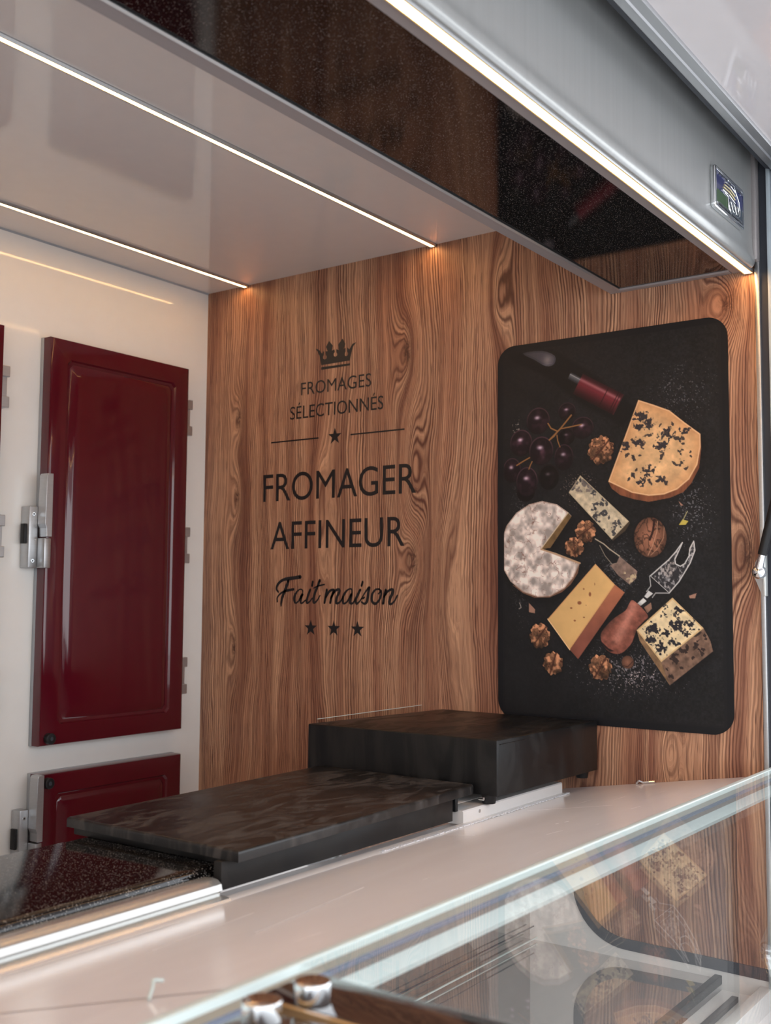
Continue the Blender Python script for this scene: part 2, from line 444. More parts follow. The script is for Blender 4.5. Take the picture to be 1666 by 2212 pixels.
# gas strut
gs = empty('gas_strut', (-0.03, 0.628, 1.549), 'black gas strut on a chrome ball joint at the right edge', 'strut')
p0 = Vector((-0.040, 0.6275, 1.556)); p1 = Vector((-0.075, 0.4300, 2.285))
d = (p1-p0).normalized()
cyl('strut_tube', p0+d*0.030, p0+d*0.62, 0.0085, M['black'], gs, 20)
cyl('strut_rod', p0+d*0.62, p1, 0.004, M['chrome'], gs, 16)
cyl('socket', p0, p0+d*0.032, 0.008, M['chrome'], gs, 20, 0.0065)
bm = bmesh.new(); bmesh.ops.create_uvsphere(bm, u_segments=20, v_segments=12, radius=0.0135, matrix=Matrix.Translation(p0+Vector((0.004, 0.0, -0.003))))
fin(bm, 'ball_joint', M['chrome'], gs, 60)
cyl('ball_stud', p0+Vector((0, 0, -0.003)), p0+Vector((0.028, -0.004, -0.003)), 0.005, M['chrome'], gs, 14)
prism('bracket', [(0.646, 1.552), (0.640, 1.572), (0.627, 1.60), (0.619, 1.60), (0.619, 1.510), (0.629, 1.510)], 0, -0.016, -0.0125, M['alu'], gs)
box('bracket_flange', (-0.028, 0.6185, 1.508), (-0.0125, 0.6235, 1.602), simple('bright_zinc', (0.72, 0.74, 0.72, 1), 0.3, 0.6), gs, 0.0012)
cyl('clip_ring', p0+d*0.150, p0+d*0.154, 0.0105, M['chrome'], gs, 20)

# ------------------------------------------------------------------ fridge doors
def door_front(bm, x0, z0, x1, z1, yf, yb):
    """framed door with a routed groove and raised field"""
    rings = [(0.0, yb), (0.0, yf+0.005), (0.0015, yf+0.0015), (0.006, yf), (0.046, yf), (0.0495, yf+0.0045), (0.056, yf+0.0055), (0.0595, yf+0.003), (0.078, yf+0.0005), (0.081, yf)]
    loops = []
    for k, (ins, yy) in enumerate(rings):
        c = 0.0 if k < 4 else 0.010
        a0, b0, a1, b1 = x0+ins, z0+ins, x1-ins, z1-ins
        if k < 4:
            P = [(a0, b0), (a0, b0), (a1, b0), (a1, b0), (a1, b1), (a1, b1), (a0, b1), (a0, b1)]
            e = 0.0002
            P = [(a0+e, b0), (a1-e, b0), (a1, b0+e), (a1, b1-e), (a1-e, b1), (a0+e, b1), (a0, b1-e), (a0, b0+e)]
        else:
            P = [(a0+c, b0), (a1-c, b0), (a1, b0+c), (a1, b1-c), (a1-c, b1), (a0+c, b1), (a0, b1-c), (a0, b0+c)]
        loops.append([bm.verts.new((p[0], yy, p[1])) for p in P])
    for A, B in zip(loops, loops[1:]):
        for i in range(8):
            bm.faces.new((A[i], A[(i+1) % 8], B[(i+1) % 8], B[i]))
    bm.faces.new(loops[-1]); bm.faces.new(loops[0][::-1])

def hinge(par, x, zc, bigger=False):
    h = link('hinge', bpy.data.meshes.new('hinge'), par, M['alu'])
    bm = bmesh.new()
    L = 0.094
    add_box(bm, (x-0.004, 2.095, zc-L/2), (x+0.020, YB, zc+L/2), 0.001)
    add_box(bm, (x-0.002, 2.087, zc+L/2-0.025), (x+0.022, 2.0955, zc+L/2), 0.0015)
    add_box(bm, (x-0.002, 2.087, zc-L/2), (x+0.022, 2.0955, zc-L/2+0.025), 0.0015)
    bm.to_mesh(h.data); bm.free()
    return h

def latch(par, x, z):
    """x = door's free edge, z = lower end of the latch"""
    box('latch_base', (x-0.040, 2.088, z), (x-0.017, 2.118, z+0.140), M['alu'], par, 0.002)
    prism('latch_lever', [(x-0.018, z+0.100), (x-0.016, z+0.210), (x-0.013, z+0.215), (x+0.001, z+0.215), (x+0.001, z+0.071), (x-0.013, z+0.071), (x-0.014, z+0.090)], 1, 2.060, 2.088, M['alu'], par, 0.0008, 15)
    box('latch_foot', (x-0.017, 2.062, z), (x+0.001, 2.090, z+0.068), M['alu'], par, 0.002)
    box('latch_button', (x-0.046, 2.096, z+0.055), (x-0.040, 2.112, z+0.10), M['black'], par, 0.001)
    for zz in (0.016, 0.122):
        cyl('screw', (x-0.029, 2.0885, z+zz), (x-0.029, 2.0865, z+zz), 0.0042, M['chrome'], par, 14)
        cyl('screw_socket', (x-0.029, 2.0866, z+zz), (x-0.029, 2.0860, z+zz), 0.0018, M['black'], par, 8)
    for zz in (0.064, 0.096):
        cyl('rivet', (x-0.023, 2.0885, z+zz), (x-0.023, 2.0870, z+zz), 0.0022, M['alu'], par, 10)

def fridge_door(x0, z0, x1, z1, label, latch_z, lock_z, hinges, handle=True):
    d = empty('fridge_door', ((x0+x1)/2, YB, z0), label, 'door', 'burgundy fridge doors')
    bm = bmesh.new(); door_front(bm, x0, z0, x1, z1, 2.080, 2.110)
    fin(bm, 'door_panel', M['red'], d, 25)
    box('gasket', (x0-0.001, 2.109, z0-0.001), (x1+0.001, YB-0.0005, z1+0.001), M['gasket'], d, 0.001)
    if latch_z: latch(d, x0, latch_z)
    lk = cyl('lock', (x0+0.022, 2.080, lock_z), (x0+0.022, 2.066, lock_z), 0.0125, M['black'], d, 24, None, 0.0015)
    kh = cyl('key_slot', (x0+0.022, 2.0662, lock_z), (x0+0.022, 2.0652, lock_z), 0.0045, M['dark'], lk, 16)
    for hzz in hinges: hinge(d, x1, hzz)
    return d
xa, xb = -0.538, -0.103
fridge_door(xa, 1.161, xb, 2.098, 'tall burgundy fridge door beside the wood wall, with metal latch', 1.562, 1.178, (1.970, 1.634, 1.296))
fridge_door(xa, 0.45, xb, 1.099, 'low burgundy fridge door behind the black counter boards', 0.885, 1.079, (0.92, 0.60))
s_ = 0.56
fridge_door(xa-s_, 1.161, xb-s_, 2.098, 'tall burgundy fridge door cut off by the left edge of the photo', 1.562, 1.178, (1.963, 1.630, 1.291))
fridge_door(xa-s_, 0.45, xb-s_, 1.099, 'low burgundy fridge door at far left below the cut-off tall one', 0.885, 1.079, (0.92, 0.60))
fridge_door(xa-s_*2, 1.161, xb-s_*2, 2.098, 'tall burgundy fridge door next left of the cut-off one, outside the photo', 1.562, 1.178, (1.963, 1.630, 1.291))

# ------------------------------------------------------------------ lettering on the wood wall
dec = empty('wall_lettering', (0.0, 1.668, 1.70), 'black vinyl crown, stars and French cheesemaker lettering on the wood wall', 'lettering')
XD = -0.0006
def flat_poly(name, polys, parent, mat, x=XD, th=0.0004):
    bm = bmesh.new()
    for p in polys: add_prism(bm, p, 0, x, x+th)
    return fin(bm, name, mat, parent)
def text_line(body, y_left, y_right, z_base, z_top, name, bold=0.0):
    cu = bpy.data.curves.new(name, 'FONT'); cu.body = body; cu.size = 1.0; cu.extrude = 0.0; cu.resolution_u = 6
    cu.offset = bold
    tmp = bpy.data.objects.new('tmp', cu); COL.objects.link(tmp)
    dg = bpy.context.evaluated_depsgraph_get()
    me = bpy.data.meshes.new_from_object(tmp.evaluated_get(dg))
    bpy.data.objects.remove(tmp)
    # cap height from a plain capital
    cu2 = bpy.data.curves.new('cap', 'FONT'); cu2.body = 'E'; cu2.size = 1.0; cu2.offset = bold
    t2 = bpy.data.objects.new('tmp', cu2); COL.objects.link(t2)
    dg = bpy.context.evaluated_depsgraph_get()
    m2 = bpy.data.meshes.new_from_object(t2.evaluated_get(dg)); bpy.data.objects.remove(t2)
    zs = [v.co.y for v in m2.vertices]; zb, zt = min(zs), max(zs)
    xs = [v.co.x for v in me.vertices]; a, b = min(xs), max(xs)
    for v in me.vertices:
        x, y = v.co.x, v.co.y
        v.co = (XD, y_left + (x-a)/(b-a)*(y_right-y_left), z_base+(y-zb)/(zt-zb)*(z_top-z_base))
    return link(name, me, dec, M['vinyl'])
TXT = 0.0
text_line('FROMAGES', 1.782, 1.560, 2.0120, 2.0440, 'upper_word', TXT)
text_line('S\u00c9LECTIONN\u00c9S', 1.818, 1.523, 1.9525, 1.9850, 'upper_word', TXT)
text_line('FROMAGER', 1.906, 1.427, 1.7455, 1.8155, 'large_word', TXT)
text_line('AFFINEUR', 1.878, 1.459, 1.6220, 1.6915, 'large_word', TXT)
def star(y, z, r):
    return [(y + (r if k % 2 == 0 else r*0.40)*math.sin(k*PI/5), z + (r if k % 2 == 0 else r*0.40)*math.cos(k*PI/5)) for k in range(10)]
flat_poly('star', [star(1.671, 1.898, 0.0215)], dec, M['vinyl'])
for yy in (1.741, 1.668, 1.5955): flat_poly('star', [star(yy, 1.4245, 0.0205)], dec, M['vinyl'])
flat_poly('rule', [[(1.881, 1.8965), (1.881, 1.9000), (1.7235, 1.9000), (1.7235, 1.8965)]], dec, M['vinyl'])
flat_poly('rule', [[(1.622, 1.8965), (1.622, 1.9000), (1.461, 1.9000), (1.461, 1.8965)]], dec, M['vinyl'])
flat_poly('crown', [[(1.7360,2.1260),(1.7300,2.1250),(1.7220,2.1200),(1.7170,2.1140),(1.7150,2.1110),(1.7120,2.1160),(1.7090,2.1160),(1.7090,2.1080),(1.7120,2.1030),(1.7110,2.0980),(1.7060,2.0950),(1.7010,2.0970),(1.7000,2.1020),(1.7030,2.1080),(1.7040,2.1160),(1.6970,2.1150),(1.7020,2.1270),(1.6930,2.1410),(1.6810,2.1280),(1.6830,2.1150),(1.6750,2.1170),(1.6740,2.1100),(1.6780,2.1060),(1.6770,2.1010),(1.6720,2.0980),(1.6670,2.1000),(1.6660,2.1040),(1.6690,2.1090),(1.6690,2.1170),(1.6610,2.1130),(1.6630,2.1280),(1.6500,2.1410),(1.6410,2.1270),(1.6460,2.1150),(1.6400,2.1160),(1.6400,2.1070),(1.6430,2.1030),(1.6430,2.0980),(1.6380,2.0950),(1.6330,2.0970),(1.6320,2.1020),(1.6350,2.1070),(1.6350,2.1170),(1.6280,2.1110),(1.6230,2.1180),(1.6180,2.1240),(1.6070,2.1260),(1.6160,2.1180),(1.6210,2.1050),(1.6250,2.0900),(1.6270,2.0830),(1.7170,2.0820),(1.7190,2.0940),(1.7240,2.1090),(1.7290,2.1180)],
    [(1.7170,2.0770),(1.6260,2.0760),(1.6260,2.0710),(1.7170,2.0700)]], dec, M['vinyl'])
def crom(P, n=7):
    out = []
    P = [np.array(p) for p in P]
    Q = [2*P[0]-P[1]] + P + [2*P[-1]-P[-2]]
    for i in range(1, len(Q)-2):
        for k in range(n):
            t = k/n
            out.append(0.5*((2*Q[i]) + (-Q[i-1]+Q[i+1])*t + (2*Q[i-1]-5*Q[i]+4*Q[i+1]-Q[i+2])*t*t + (-Q[i-1]+3*Q[i]-3*Q[i+1]+Q[i+2])*t**3))
    out.append(P[-1]); return out
def stroke_obj(name, strokes):
    bm = bmesh.new()
    for S in strokes:
        S = crom(S)
        L = []; R = []
        for i, p in enumerate(S):
            a = S[max(0, i-1)]; b = S[min(len(S)-1, i+1)]
            d = (b-a)[:2]; d = d/(np.hypot(*d)+1e-9); nrm = np.array([-d[1], d[0]])*abs(p[2])/2
            L.append(bm.verts.new((XD, p[0]+nrm[0], p[1]+nrm[1]))); R.append(bm.verts.new((XD, p[0]-nrm[0], p[1]-nrm[1])))
        for i in range(len(S)-1):
            bm.faces.new((L[i], L[i+1], R[i+1], R[i]))
        for e in (S[0], S[-1]):
            c = [bm.verts.new((XD, e[0]+abs(e[2])/2*math.cos(k*PI/5), e[1]+abs(e[2])/2*math.sin(k*PI/5))) for k in range(10)]
            bm.faces.new(c)
    me = bpy.data.meshes.new(name); bm.to_mesh(me); bm.free()
    return link(name, me, dec, M['vinyl'])
stroke_obj('script_word', [
    [(1.8490,1.5130,0.0045),(1.8550,1.5210,0.0067),(1.8520,1.5310,0.0073),(1.8420,1.5400,0.0073),(1.8290,1.5450,0.0078),(1.8130,1.5470,0.0095),(1.7950,1.5490,0.0090),(1.7770,1.5510,0.0095)],
    [(1.8160,1.5410,0.0084),(1.8220,1.5270,0.0090),(1.8290,1.5130,0.0084),(1.8360,1.4980,0.0078),(1.8390,1.4850,0.0067),(1.8390,1.4780,0.0039)],
    [(1.8520,1.4890,0.0050),(1.8520,1.4990,0.0045),(1.8420,1.5090,0.0050),(1.8280,1.5150,0.0062),(1.8130,1.5180,0.0067),(1.7980,1.5200,0.0062)],
    [(1.7680,1.5120,0.0034),(1.7690,1.5180,0.0039),(1.7770,1.5200,0.0034),(1.7870,1.5140,0.0050),(1.7950,1.5020,0.0078),(1.7950,1.4910,0.0073),(1.7900,1.4860,0.0050),(1.7810,1.4910,0.0045),(1.7740,1.5010,0.0067),(1.7690,1.5070,0.0073)],
    [(1.7700,1.5070,0.0073),(1.7740,1.4950,0.0067),(1.7740,1.4870,0.0056),(1.7690,1.4860,0.0045),(1.7590,1.4930,0.0039)],
    [(1.7440,1.5190,0.0067),(1.7510,1.5040,0.0073),(1.7550,1.4910,0.0067),(1.7530,1.4860,0.0056),(1.7450,1.4900,0.0039),(1.7370,1.4980,0.0039)],
    [(1.7360,1.5390,0.0062),(1.7380,1.5290,0.0062)],
    [(1.7140,1.5420,0.0078),(1.7200,1.5280,0.0073),(1.7290,1.5100,0.0073),(1.7330,1.4940,0.0073),(1.7310,1.4870,0.0062),(1.7220,1.4920,0.0045),(1.7120,1.5050,0.0034)],
    [(1.7330,1.5230,0.0028),(1.7200,1.5280,0.0039),(1.6990,1.5320,0.0039)]])
stroke_obj('script_word', [
    [(1.6910,1.5190,0.0065),(1.6940,1.5050,0.0072),(1.6980,1.4870,0.0061)],
    [(1.6940,1.5000,0.0050),(1.6830,1.5150,0.0065),(1.6720,1.5190,0.0058),(1.6690,1.5160,0.0072),(1.6760,1.5010,0.0072),(1.6800,1.4870,0.0061)],
    [(1.6780,1.4990,0.0050),(1.6660,1.5150,0.0065),(1.6550,1.5200,0.0065),(1.6510,1.5160,0.0072),(1.6580,1.5030,0.0072),(1.6620,1.4900,0.0072),(1.6570,1.4860,0.0058),(1.6470,1.4920,0.0043),(1.6400,1.5030,0.0043)],
    [(1.6130,1.5120,0.0043),(1.6140,1.5200,0.0043),(1.6210,1.5210,0.0036),(1.6310,1.5150,0.0058),(1.6400,1.5020,0.0072),(1.6400,1.4890,0.0072),(1.6350,1.4860,0.0050),(1.6260,1.4920,0.0050),(1.6150,1.5080,0.0065)],
    [(1.6140,1.5080,0.0065),(1.6180,1.4940,0.0072),(1.6180,1.4870,0.0065),(1.6100,1.4870,0.0050),(1.6030,1.4960,0.0043)],
    [(1.5880,1.5190,0.0065),(1.5940,1.5090,0.0072),(1.6010,1.4960,0.0072),(1.5990,1.4860,0.0065),(1.5910,1.4900,0.0043),(1.5830,1.4990,0.0043)],
    [(1.5810,1.5380,0.0061),(1.5840,1.5290,0.0061)],
    [(1.5830,1.4990,0.0036),(1.5730,1.5130,0.0043),(1.5610,1.5250,0.0065),(1.5630,1.5150,0.0072),(1.5660,1.4990,0.0079),(1.5690,1.4890,0.0072),(1.5760,1.4860,0.0058),(1.5840,1.4900,0.0040)],
    [(1.5760,1.5010,0.0046),(1.5790,1.4980,0.0043)],
    [(1.5320,1.5210,0.0043),(1.5430,1.5190,0.0050),(1.5520,1.5080,0.0065),(1.5530,1.4940,0.0072),(1.5440,1.4860,0.0065),(1.5330,1.4930,0.0058),(1.5260,1.5060,0.0058),(1.5260,1.5160,0.0050),(1.5320,1.5210,0.0043)],
    [(1.5270,1.5150,0.0043),(1.5330,1.5100,0.0043)],
    [(1.5120,1.5190,0.0065),(1.5170,1.5030,0.0072),(1.5200,1.4870,0.0069)],
    [(1.5170,1.5030,0.0050),(1.5070,1.5150,0.0058),(1.4950,1.5200,0.0065),(1.4910,1.5150,0.0079),(1.4990,1.5000,0.0079),(1.5020,1.4890,0.0072),(1.4960,1.4860,0.0058),(1.4860,1.4940,0.0043),(1.4790,1.5060,0.0043)]])

# ------------------------------------------------------------------ cheese poster
PW, PH = 0.5165, 0.8165
PY, PZ = 1.2065, 2.0585
pos = empty('cheese_poster', (0.0, PY-PW/2, PZ-PH), 'large black rounded poster of cheeses, grapes and walnuts on the wood wall', 'poster')
prism('backing_sheet', rrect(PY-PW, PZ-PH, PY, PZ, 0.042, 10), 0, -0.003, -0.0002, simple('poster_black', (0.0060, 0.0066, 0.0090, 1), 0.42, var=0.05, spec=0.35), pos, 0.0, 30)
NX, NY = 450, 720
rng = np.random.RandomState(5)
def vnoise(nx, ny, fx, fy, seed, oct=1, pers=0.5):
    out = np.zeros((ny, nx)); amp = 1; tot = 0
    for o in range(oct):
        r = np.random.RandomState(seed+o*17)
        gx, gy = int(fx*2**o)+2, int(fy*2**o)+2
        g = r.rand(gy+1, gx+1)
        X = np.linspace(0, gx-1.001, nx); Y = np.linspace(0, gy-1.001, ny)
        xi = X.astype(int); yi = Y.astype(int); tx = X-xi; ty = Y-yi
        tx = tx*tx*(3-2*tx); ty = (ty*ty*(3-2*ty))[:, None]
        a = g[yi][:, xi]*(1-tx)+g[yi][:, xi+1]*tx
        b = g[yi+1][:, xi]*(1-tx)+g[yi+1][:, xi+1]*tx
        out += amp*(a*(1-ty)+b*ty); tot += amp; amp *= pers
    return out/tot
U, V = np.meshgrid((np.arange(NX)+0.5)/NX*PW, (np.arange(NY)+0.5)/NY*PH)
IMG = np.zeros((NY, NX, 3))
def C3(*c): return np.array(c, float)
def put(mask, col):
    global IMG
    mk = np.clip(mask, 0, 1)[..., None]
    IMG = IMG*(1-mk) + (col if isinstance(col, np.ndarray) and col.ndim == 3 else np.broadcast_to(np.array(col, float), IMG.shape))*mk
def sdf_poly(P):
    P = np.array(P, float); n = len(P)
    d = np.full(U.shape, 1e9); s = np.ones(U.shape)
    for i in range(n):
        a = P[i]; b = P[i-1]
        e = b-a; wx = U-a[0]; wy = V-a[1]
        t = np.clip((wx*e[0]+wy*e[1])/(e@e+1e-12), 0, 1)
        d = np.minimum(d, (wx-e[0]*t)**2+(wy-e[1]*t)**2)
        c1 = V >= a[1]; c2 = V < b[1]; c3 = e[0]*wy > e[1]*wx
        flip = (c1 & c2 & c3) | (~c1 & ~c2 & ~c3)
        s = np.where(flip, -s, s)
    return s*np.sqrt(d)
AA = 0.0009
def pm(sd): return np.clip(0.5 - sd/AA, 0, 1)
def smooth(P, n=6):
    P = [np.array(p) for p in P]; out = []
    m_ = len(P)
    for i in range(m_):
        a, b, c, d = P[i-1], P[i], P[(i+1) % m_], P[(i+2) % m_]
        for k in range(n):
            t = k/n
            out.append(0.5*((2*b)+(-a+c)*t+(2*a-5*b+4*c-d)*t*t+(-a+3*b-3*c+d)*t**3))
    return out
def sdf_line(P):
    d = np.full(U.shape, 1e9)
    for a, b in zip(P, P[1:]):
        a = np.array(a); b = np.array(b); e = b-a
        wx = U-a[0]; wy = V-a[1]
        t = np.clip((wx*e[0]+wy*e[1])/(e@e+1e-12), 0, 1)
        d = np.minimum(d, np.hypot(wx-e[0]*t, wy-e[1]*t))
    return d
def line(P, w_, col, a=1.0): put(pm(sdf_line(P)-w_/2)*a, col)
def shadow(P, off, blur, a):
    sd = sdf_poly([(p[0]+off[0], p[1]+off[1]) for p in P]); put(np.clip(0.5-sd/blur, 0, 1)*a, C3(5, 5, 7))
def blobs(mask, n, size, col, seed, a=0.9, elong=1.8):
    r = np.random.RandomState(seed)
    ys, xs = np.where(mask > 0.9)
    if len(ys) == 0: return
    jit = (vnoise(NX, NY, 120, 190, seed, 2)-0.5)
    for k in range(n):
        j = r.randint(len(ys)); cx, cy = U[0, xs[j]], V[ys[j], 0]
        th = r.rand()*PI; s1 = size*(0.5+r.rand()); s2 = s1/elong
        dx = U-cx; dy = V-cy
        a1 = dx*math.cos(th)+dy*math.sin(th); a2 = -dx*math.sin(th)+dy*math.cos(th)
        q = np.sqrt((a1/s1)**2+(a2/s2)**2)-1+jit*2.2
        put(np.clip(0.5-q*3, 0, 1)*mask*a, col)
# background of dark stone with crumbs
n1 = vnoise(NX, NY, 14, 22, 1, 4, 0.6); n2 = vnoise(NX, NY, 110, 175, 2, 3, 0.7)
base = 20 + 10*n1 + (n2-0.5)*26*np.clip(0.3+U/PW*0.9, 0, 1)
IMG[..., 0] = base; IMG[..., 1] = base*1.02; IMG[..., 2] = base*1.12
IMG = np.clip(IMG, 8, 80)
crumb = vnoise(NX, NY, 200, 320, 9, 2, 0.6)
def crumbs(cx, cy, rx, ry, thr, col, seed):
    w_ = np.exp(-((U-cx)/rx)**2-((V-cy)/ry)**2)
    mk = np.clip((vnoise(NX, NY, 190, 300, seed, 2, 0.6)*0.75+w_*0.35-thr)*14, 0, 1)*w_
    put(mk, col)
crumbs(0.30, 0.70, 0.18, 0.09, 0.80, C3(125, 118, 122), 21)
crumbs(0.33, 0.72, 0.13, 0.06, 0.90, C3(225, 205, 200), 33)
crumbs(0.44, 0.38, 0.08, 0.12, 0.82, C3(105, 105, 110), 41)
crumbs(0.42, 0.15, 0.12, 0.12, 0.84, C3(90, 90, 95), 43)
crumbs(0.20, 0.33, 0.06, 0.06, 0.78, C3(140, 120, 110), 45)
crumbs(0.06, 0.45, 0.05, 0.25, 0.80, C3(85, 82, 85), 47)
crumbs(0.05, 0.20, 0.02, 0.05, 0.80, C3(170, 160, 150), 49)
crumbs(0.28, 0.50, 0.10, 0.12, 0.80, C3(80, 80, 84), 51)
# dark bottle shoulder, knife and corkscrew
put(pm(sdf_poly([(0.0225,0.0155),(0.1375,0.0205),(0.2355,0.0875),(0.3345,0.1735),(0.2945,0.2015),(0.2005,0.1445),(0.1225,0.0785),(0.0375,0.0345)])*0.12)*0.85, C3(13, 13, 16))
P_ = smooth([(0.0645,0.0205),(0.1105,0.0205),(0.1425,0.0355),(0.1405,0.0535),(0.1205,0.0555),(0.0935,0.0385)], 3)
sd = sdf_poly(P_); put(pm(sd), C3(70, 68, 78)); put(pm(sd+0.004)*0.8, C3(88, 84, 92))
cx, cy = [(0.1245,0.0425)][0]; put(np.exp(-((U-cx)**2+(V-cy)**2)/0.010**2)*0.7*pm(sd), C3(165, 150, 148))
def tube(a, b, r, dark, mid, hi, caps=0.0):
    a = np.array(a); b = np.array(b); e = b-a; L = np.hypot(*e); e = e/L
    s = (U-a[0])*e[0]+(V-a[1])*e[1]; t = -(U-a[0])*e[1]+(V-a[1])*e[0]
    mk = np.clip(0.5-(np.abs(t)-r)/AA, 0, 1)*np.clip(0.5-(np.abs(s-L/2)-L/2)/AA, 0, 1)
    q = t/r
    sh = np.clip(1-np.abs(q+0.1), 0, 1)[..., None]; h = np.exp(-((q+0.45)/0.16)**2)[..., None]
    put(mk, dark*(1-sh)+mid*sh+(hi-mid)*h*0.8)
    return s/L, q, mk
A_, B_ = [(0.1765,0.0825),(0.2025,0.0985)]
tube(A_, B_, 0.0075, C3(40, 40, 45), C3(95, 98, 102), C3(190, 190, 192))
A_, B_ = [(0.1965,0.1025),(0.2885,0.1565)]
s_l, q_, mk = tube(A_, B_, 0.0235, C3(38, 10, 16), C3(122, 34, 46), C3(205, 110, 118))
for f_ in (0.64, 0.88, 0.93): put(mk*np.exp(-((s_l-f_)/0.010)**2)*0.8, C3(40, 8, 14))
put(mk*np.clip((s_l-0.97)*60, 0, 1), C3(70, 30, 34))
# grapes
def grape(e, dark=1.0):
    cx, cy, rx, ry = e
    q2 = ((U-cx)/rx)**2+((V-cy)/ry)**2; q = np.sqrt(q2)
    mk = np.clip((1-q)*rx/AA, 0, 1)
    nz = vnoise(NX, NY, 45, 70, int(cx*9000) % 97, 2)
    col = C3(30, 15, 24)[None, None]*np.ones_like(IMG)*(1-0.35*q[..., None])
    col = col + C3(75, 48, 58)*(np.clip(nz-0.42, 0, 1)*1.5*np.clip(1-q2, 0, 1))[..., None]
    rim = np.exp(-((q-0.93)/0.05)**2)*np.clip(0.3-(V-cy)/ry+np.abs(U-cx)/rx*0.3, 0, 1)
    col = col + C3(78, 55, 60)*(rim*0.7)[..., None]
    h = np.exp(-(((U-cx+0.08*rx)/(rx*0.22))**2+((V-cy+0.22*ry)/(ry*0.13))**2))
    col = col + C3(190, 175, 185)*(h*0.9)[..., None]
    put(mk, col*dark)
for e, dk in zip([(0.1695,0.2135,0.02,0.019),(0.0705,0.3275,0.023,0.021),(0.1265,0.2975,0.025,0.028),(0.1705,0.1595,0.021,0.02),(0.1015,0.1735,0.029,0.03),(0.2065,0.1975,0.026,0.024),(0.0595,0.2185,0.028,0.03),(0.1625,0.2575,0.023,0.029),(0.0365,0.2775,0.023,0.028),(0.1085,0.2395,0.03,0.032),(0.0735,0.3045,0.027,0.033)], (0.5, 0.45, 0.4, 0.8, 1, 0.9, 1, 0.85, 0.9, 1.05, 1)):
    grape(e, dk)
put(pm(U-0.0165)*1.0, C3(12, 12, 15))
for P_, w_ in (([(0.1285,0.2175),(0.1545,0.1955),(0.1805,0.1685)], .0034), ([(0.1255,0.1815),(0.1325,0.1925),(0.1485,0.2005)], .003), ([(0.1545,0.1955),(0.1755,0.1935),(0.2035,0.1905)], .0028), ([(0.1465,0.2085),(0.1485,0.2215),(0.1535,0.2345)], .0024), ([(0.0805,0.2525),(0.0645,0.2595),(0.0485,0.2675)], .0028), ([(0.0865,0.2615),(0.0825,0.2685),(0.0785,0.2775)], .0024), ([(0.1485,0.2005),(0.1395,0.2105),(0.1285,0.2175)], .003)):
    line(P_, w_, C3(150, 100, 52))
# walnuts halves
def walnut(e, seed, dark=1.0):
    cx, cy, rx, ry = e
    a = np.arctan2(V-cy, U-cx)
    wob = 1+0.05*np.sin(a*6+seed)+0.05*np.sin(a*11+seed*2)+0.03*np.sin(a*17+seed)
    q = np.sqrt(((U-cx)/rx)**2+((V-cy)/ry)**2)/wob
    put(np.clip((1.2-q)*3, 0, 1)*0.7, C3(8, 7, 8))
    mk = np.clip((1-q)*rx/AA, 0, 1)
    n_ = vnoise(NX, NY, 74, 116, seed, 2, 0.4)
    rdg = np.abs(n_-0.5)*2
    crease = np.clip(1.1-rdg*9.0, 0, 1)
    th = seed*1.3; ln = np.abs((U-cx)*math.cos(th)+(V-cy)*math.sin(th))/rx
    crease = np.maximum(crease, np.clip(1-ln*9, 0, 1))
    lt = np.clip(0.75-(V-cy)/ry*0.25+(n_-0.5)*1.2, 0.3, 1.2)
    col = C3(190, 128, 88)*lt[..., None]*(1-crease[..., None]) + C3(66, 32, 22)*crease[..., None]
    put(mk, col*dark)
for e, sd_ in zip([(0.2475,0.2485,0.029,0.03),(0.2115,0.4175,0.023,0.024),(0.1855,0.4495,0.022,0.021),(0.1035,0.6375,0.024,0.027),(0.1345,0.6945,0.023,0.024),(0.2425,0.6985,0.025,0.026)], (3, 8, 12, 15, 22, 27)):
    walnut(e, sd_)
# big golden cheese
P_ = [(0.3315,0.1505),(0.3635,0.1635),(0.3975,0.1785),(0.4285,0.2055),(0.4605,0.2315),(0.4605,0.2575),(0.4535,0.2925),(0.4365,0.3205),(0.4115,0.3395),(0.3835,0.3485),(0.3515,0.3495),(0.3155,0.3415),(0.2895,0.3285),(0.2635,0.3155)]
low = [(0.4605,0.2315),(0.4615,0.2605),(0.4565,0.2995),(0.4405,0.3285),(0.4235,0.3455),(0.3955,0.3555),(0.3515,0.3615),(0.3195,0.3545),(0.2895,0.3445),(0.2715,0.3305),(0.2635,0.3155),(0.3515,0.3235)]
shadow(P_, (0.004, 0.010), 0.03, 0.8)
put(pm(sdf_poly(low)), C3(132, 74, 46)*(0.75+0.5*vnoise(NX, NY, 80, 30, 61, 2))[..., None])
sd = sdf_poly(P_); mk = pm(sd)
n_ = vnoise(NX, NY, 34, 52, 63, 4, 0.55)
edge = np.exp(sd/0.020)
c = C3(226, 178, 122)*(0.80+0.40*n_)[..., None]
c = c*(1-0.65*edge[..., None])+C3(205, 132, 76)*0.65*edge[..., None]
put(mk, c); put(pm(np.abs(sd+0.0018)-0.0010)*0.7, C3(240, 200, 150))
inner = mk*(sd < -0.014)
blobs(inner, 34, 0.0052, C3(52, 44, 46), 71)
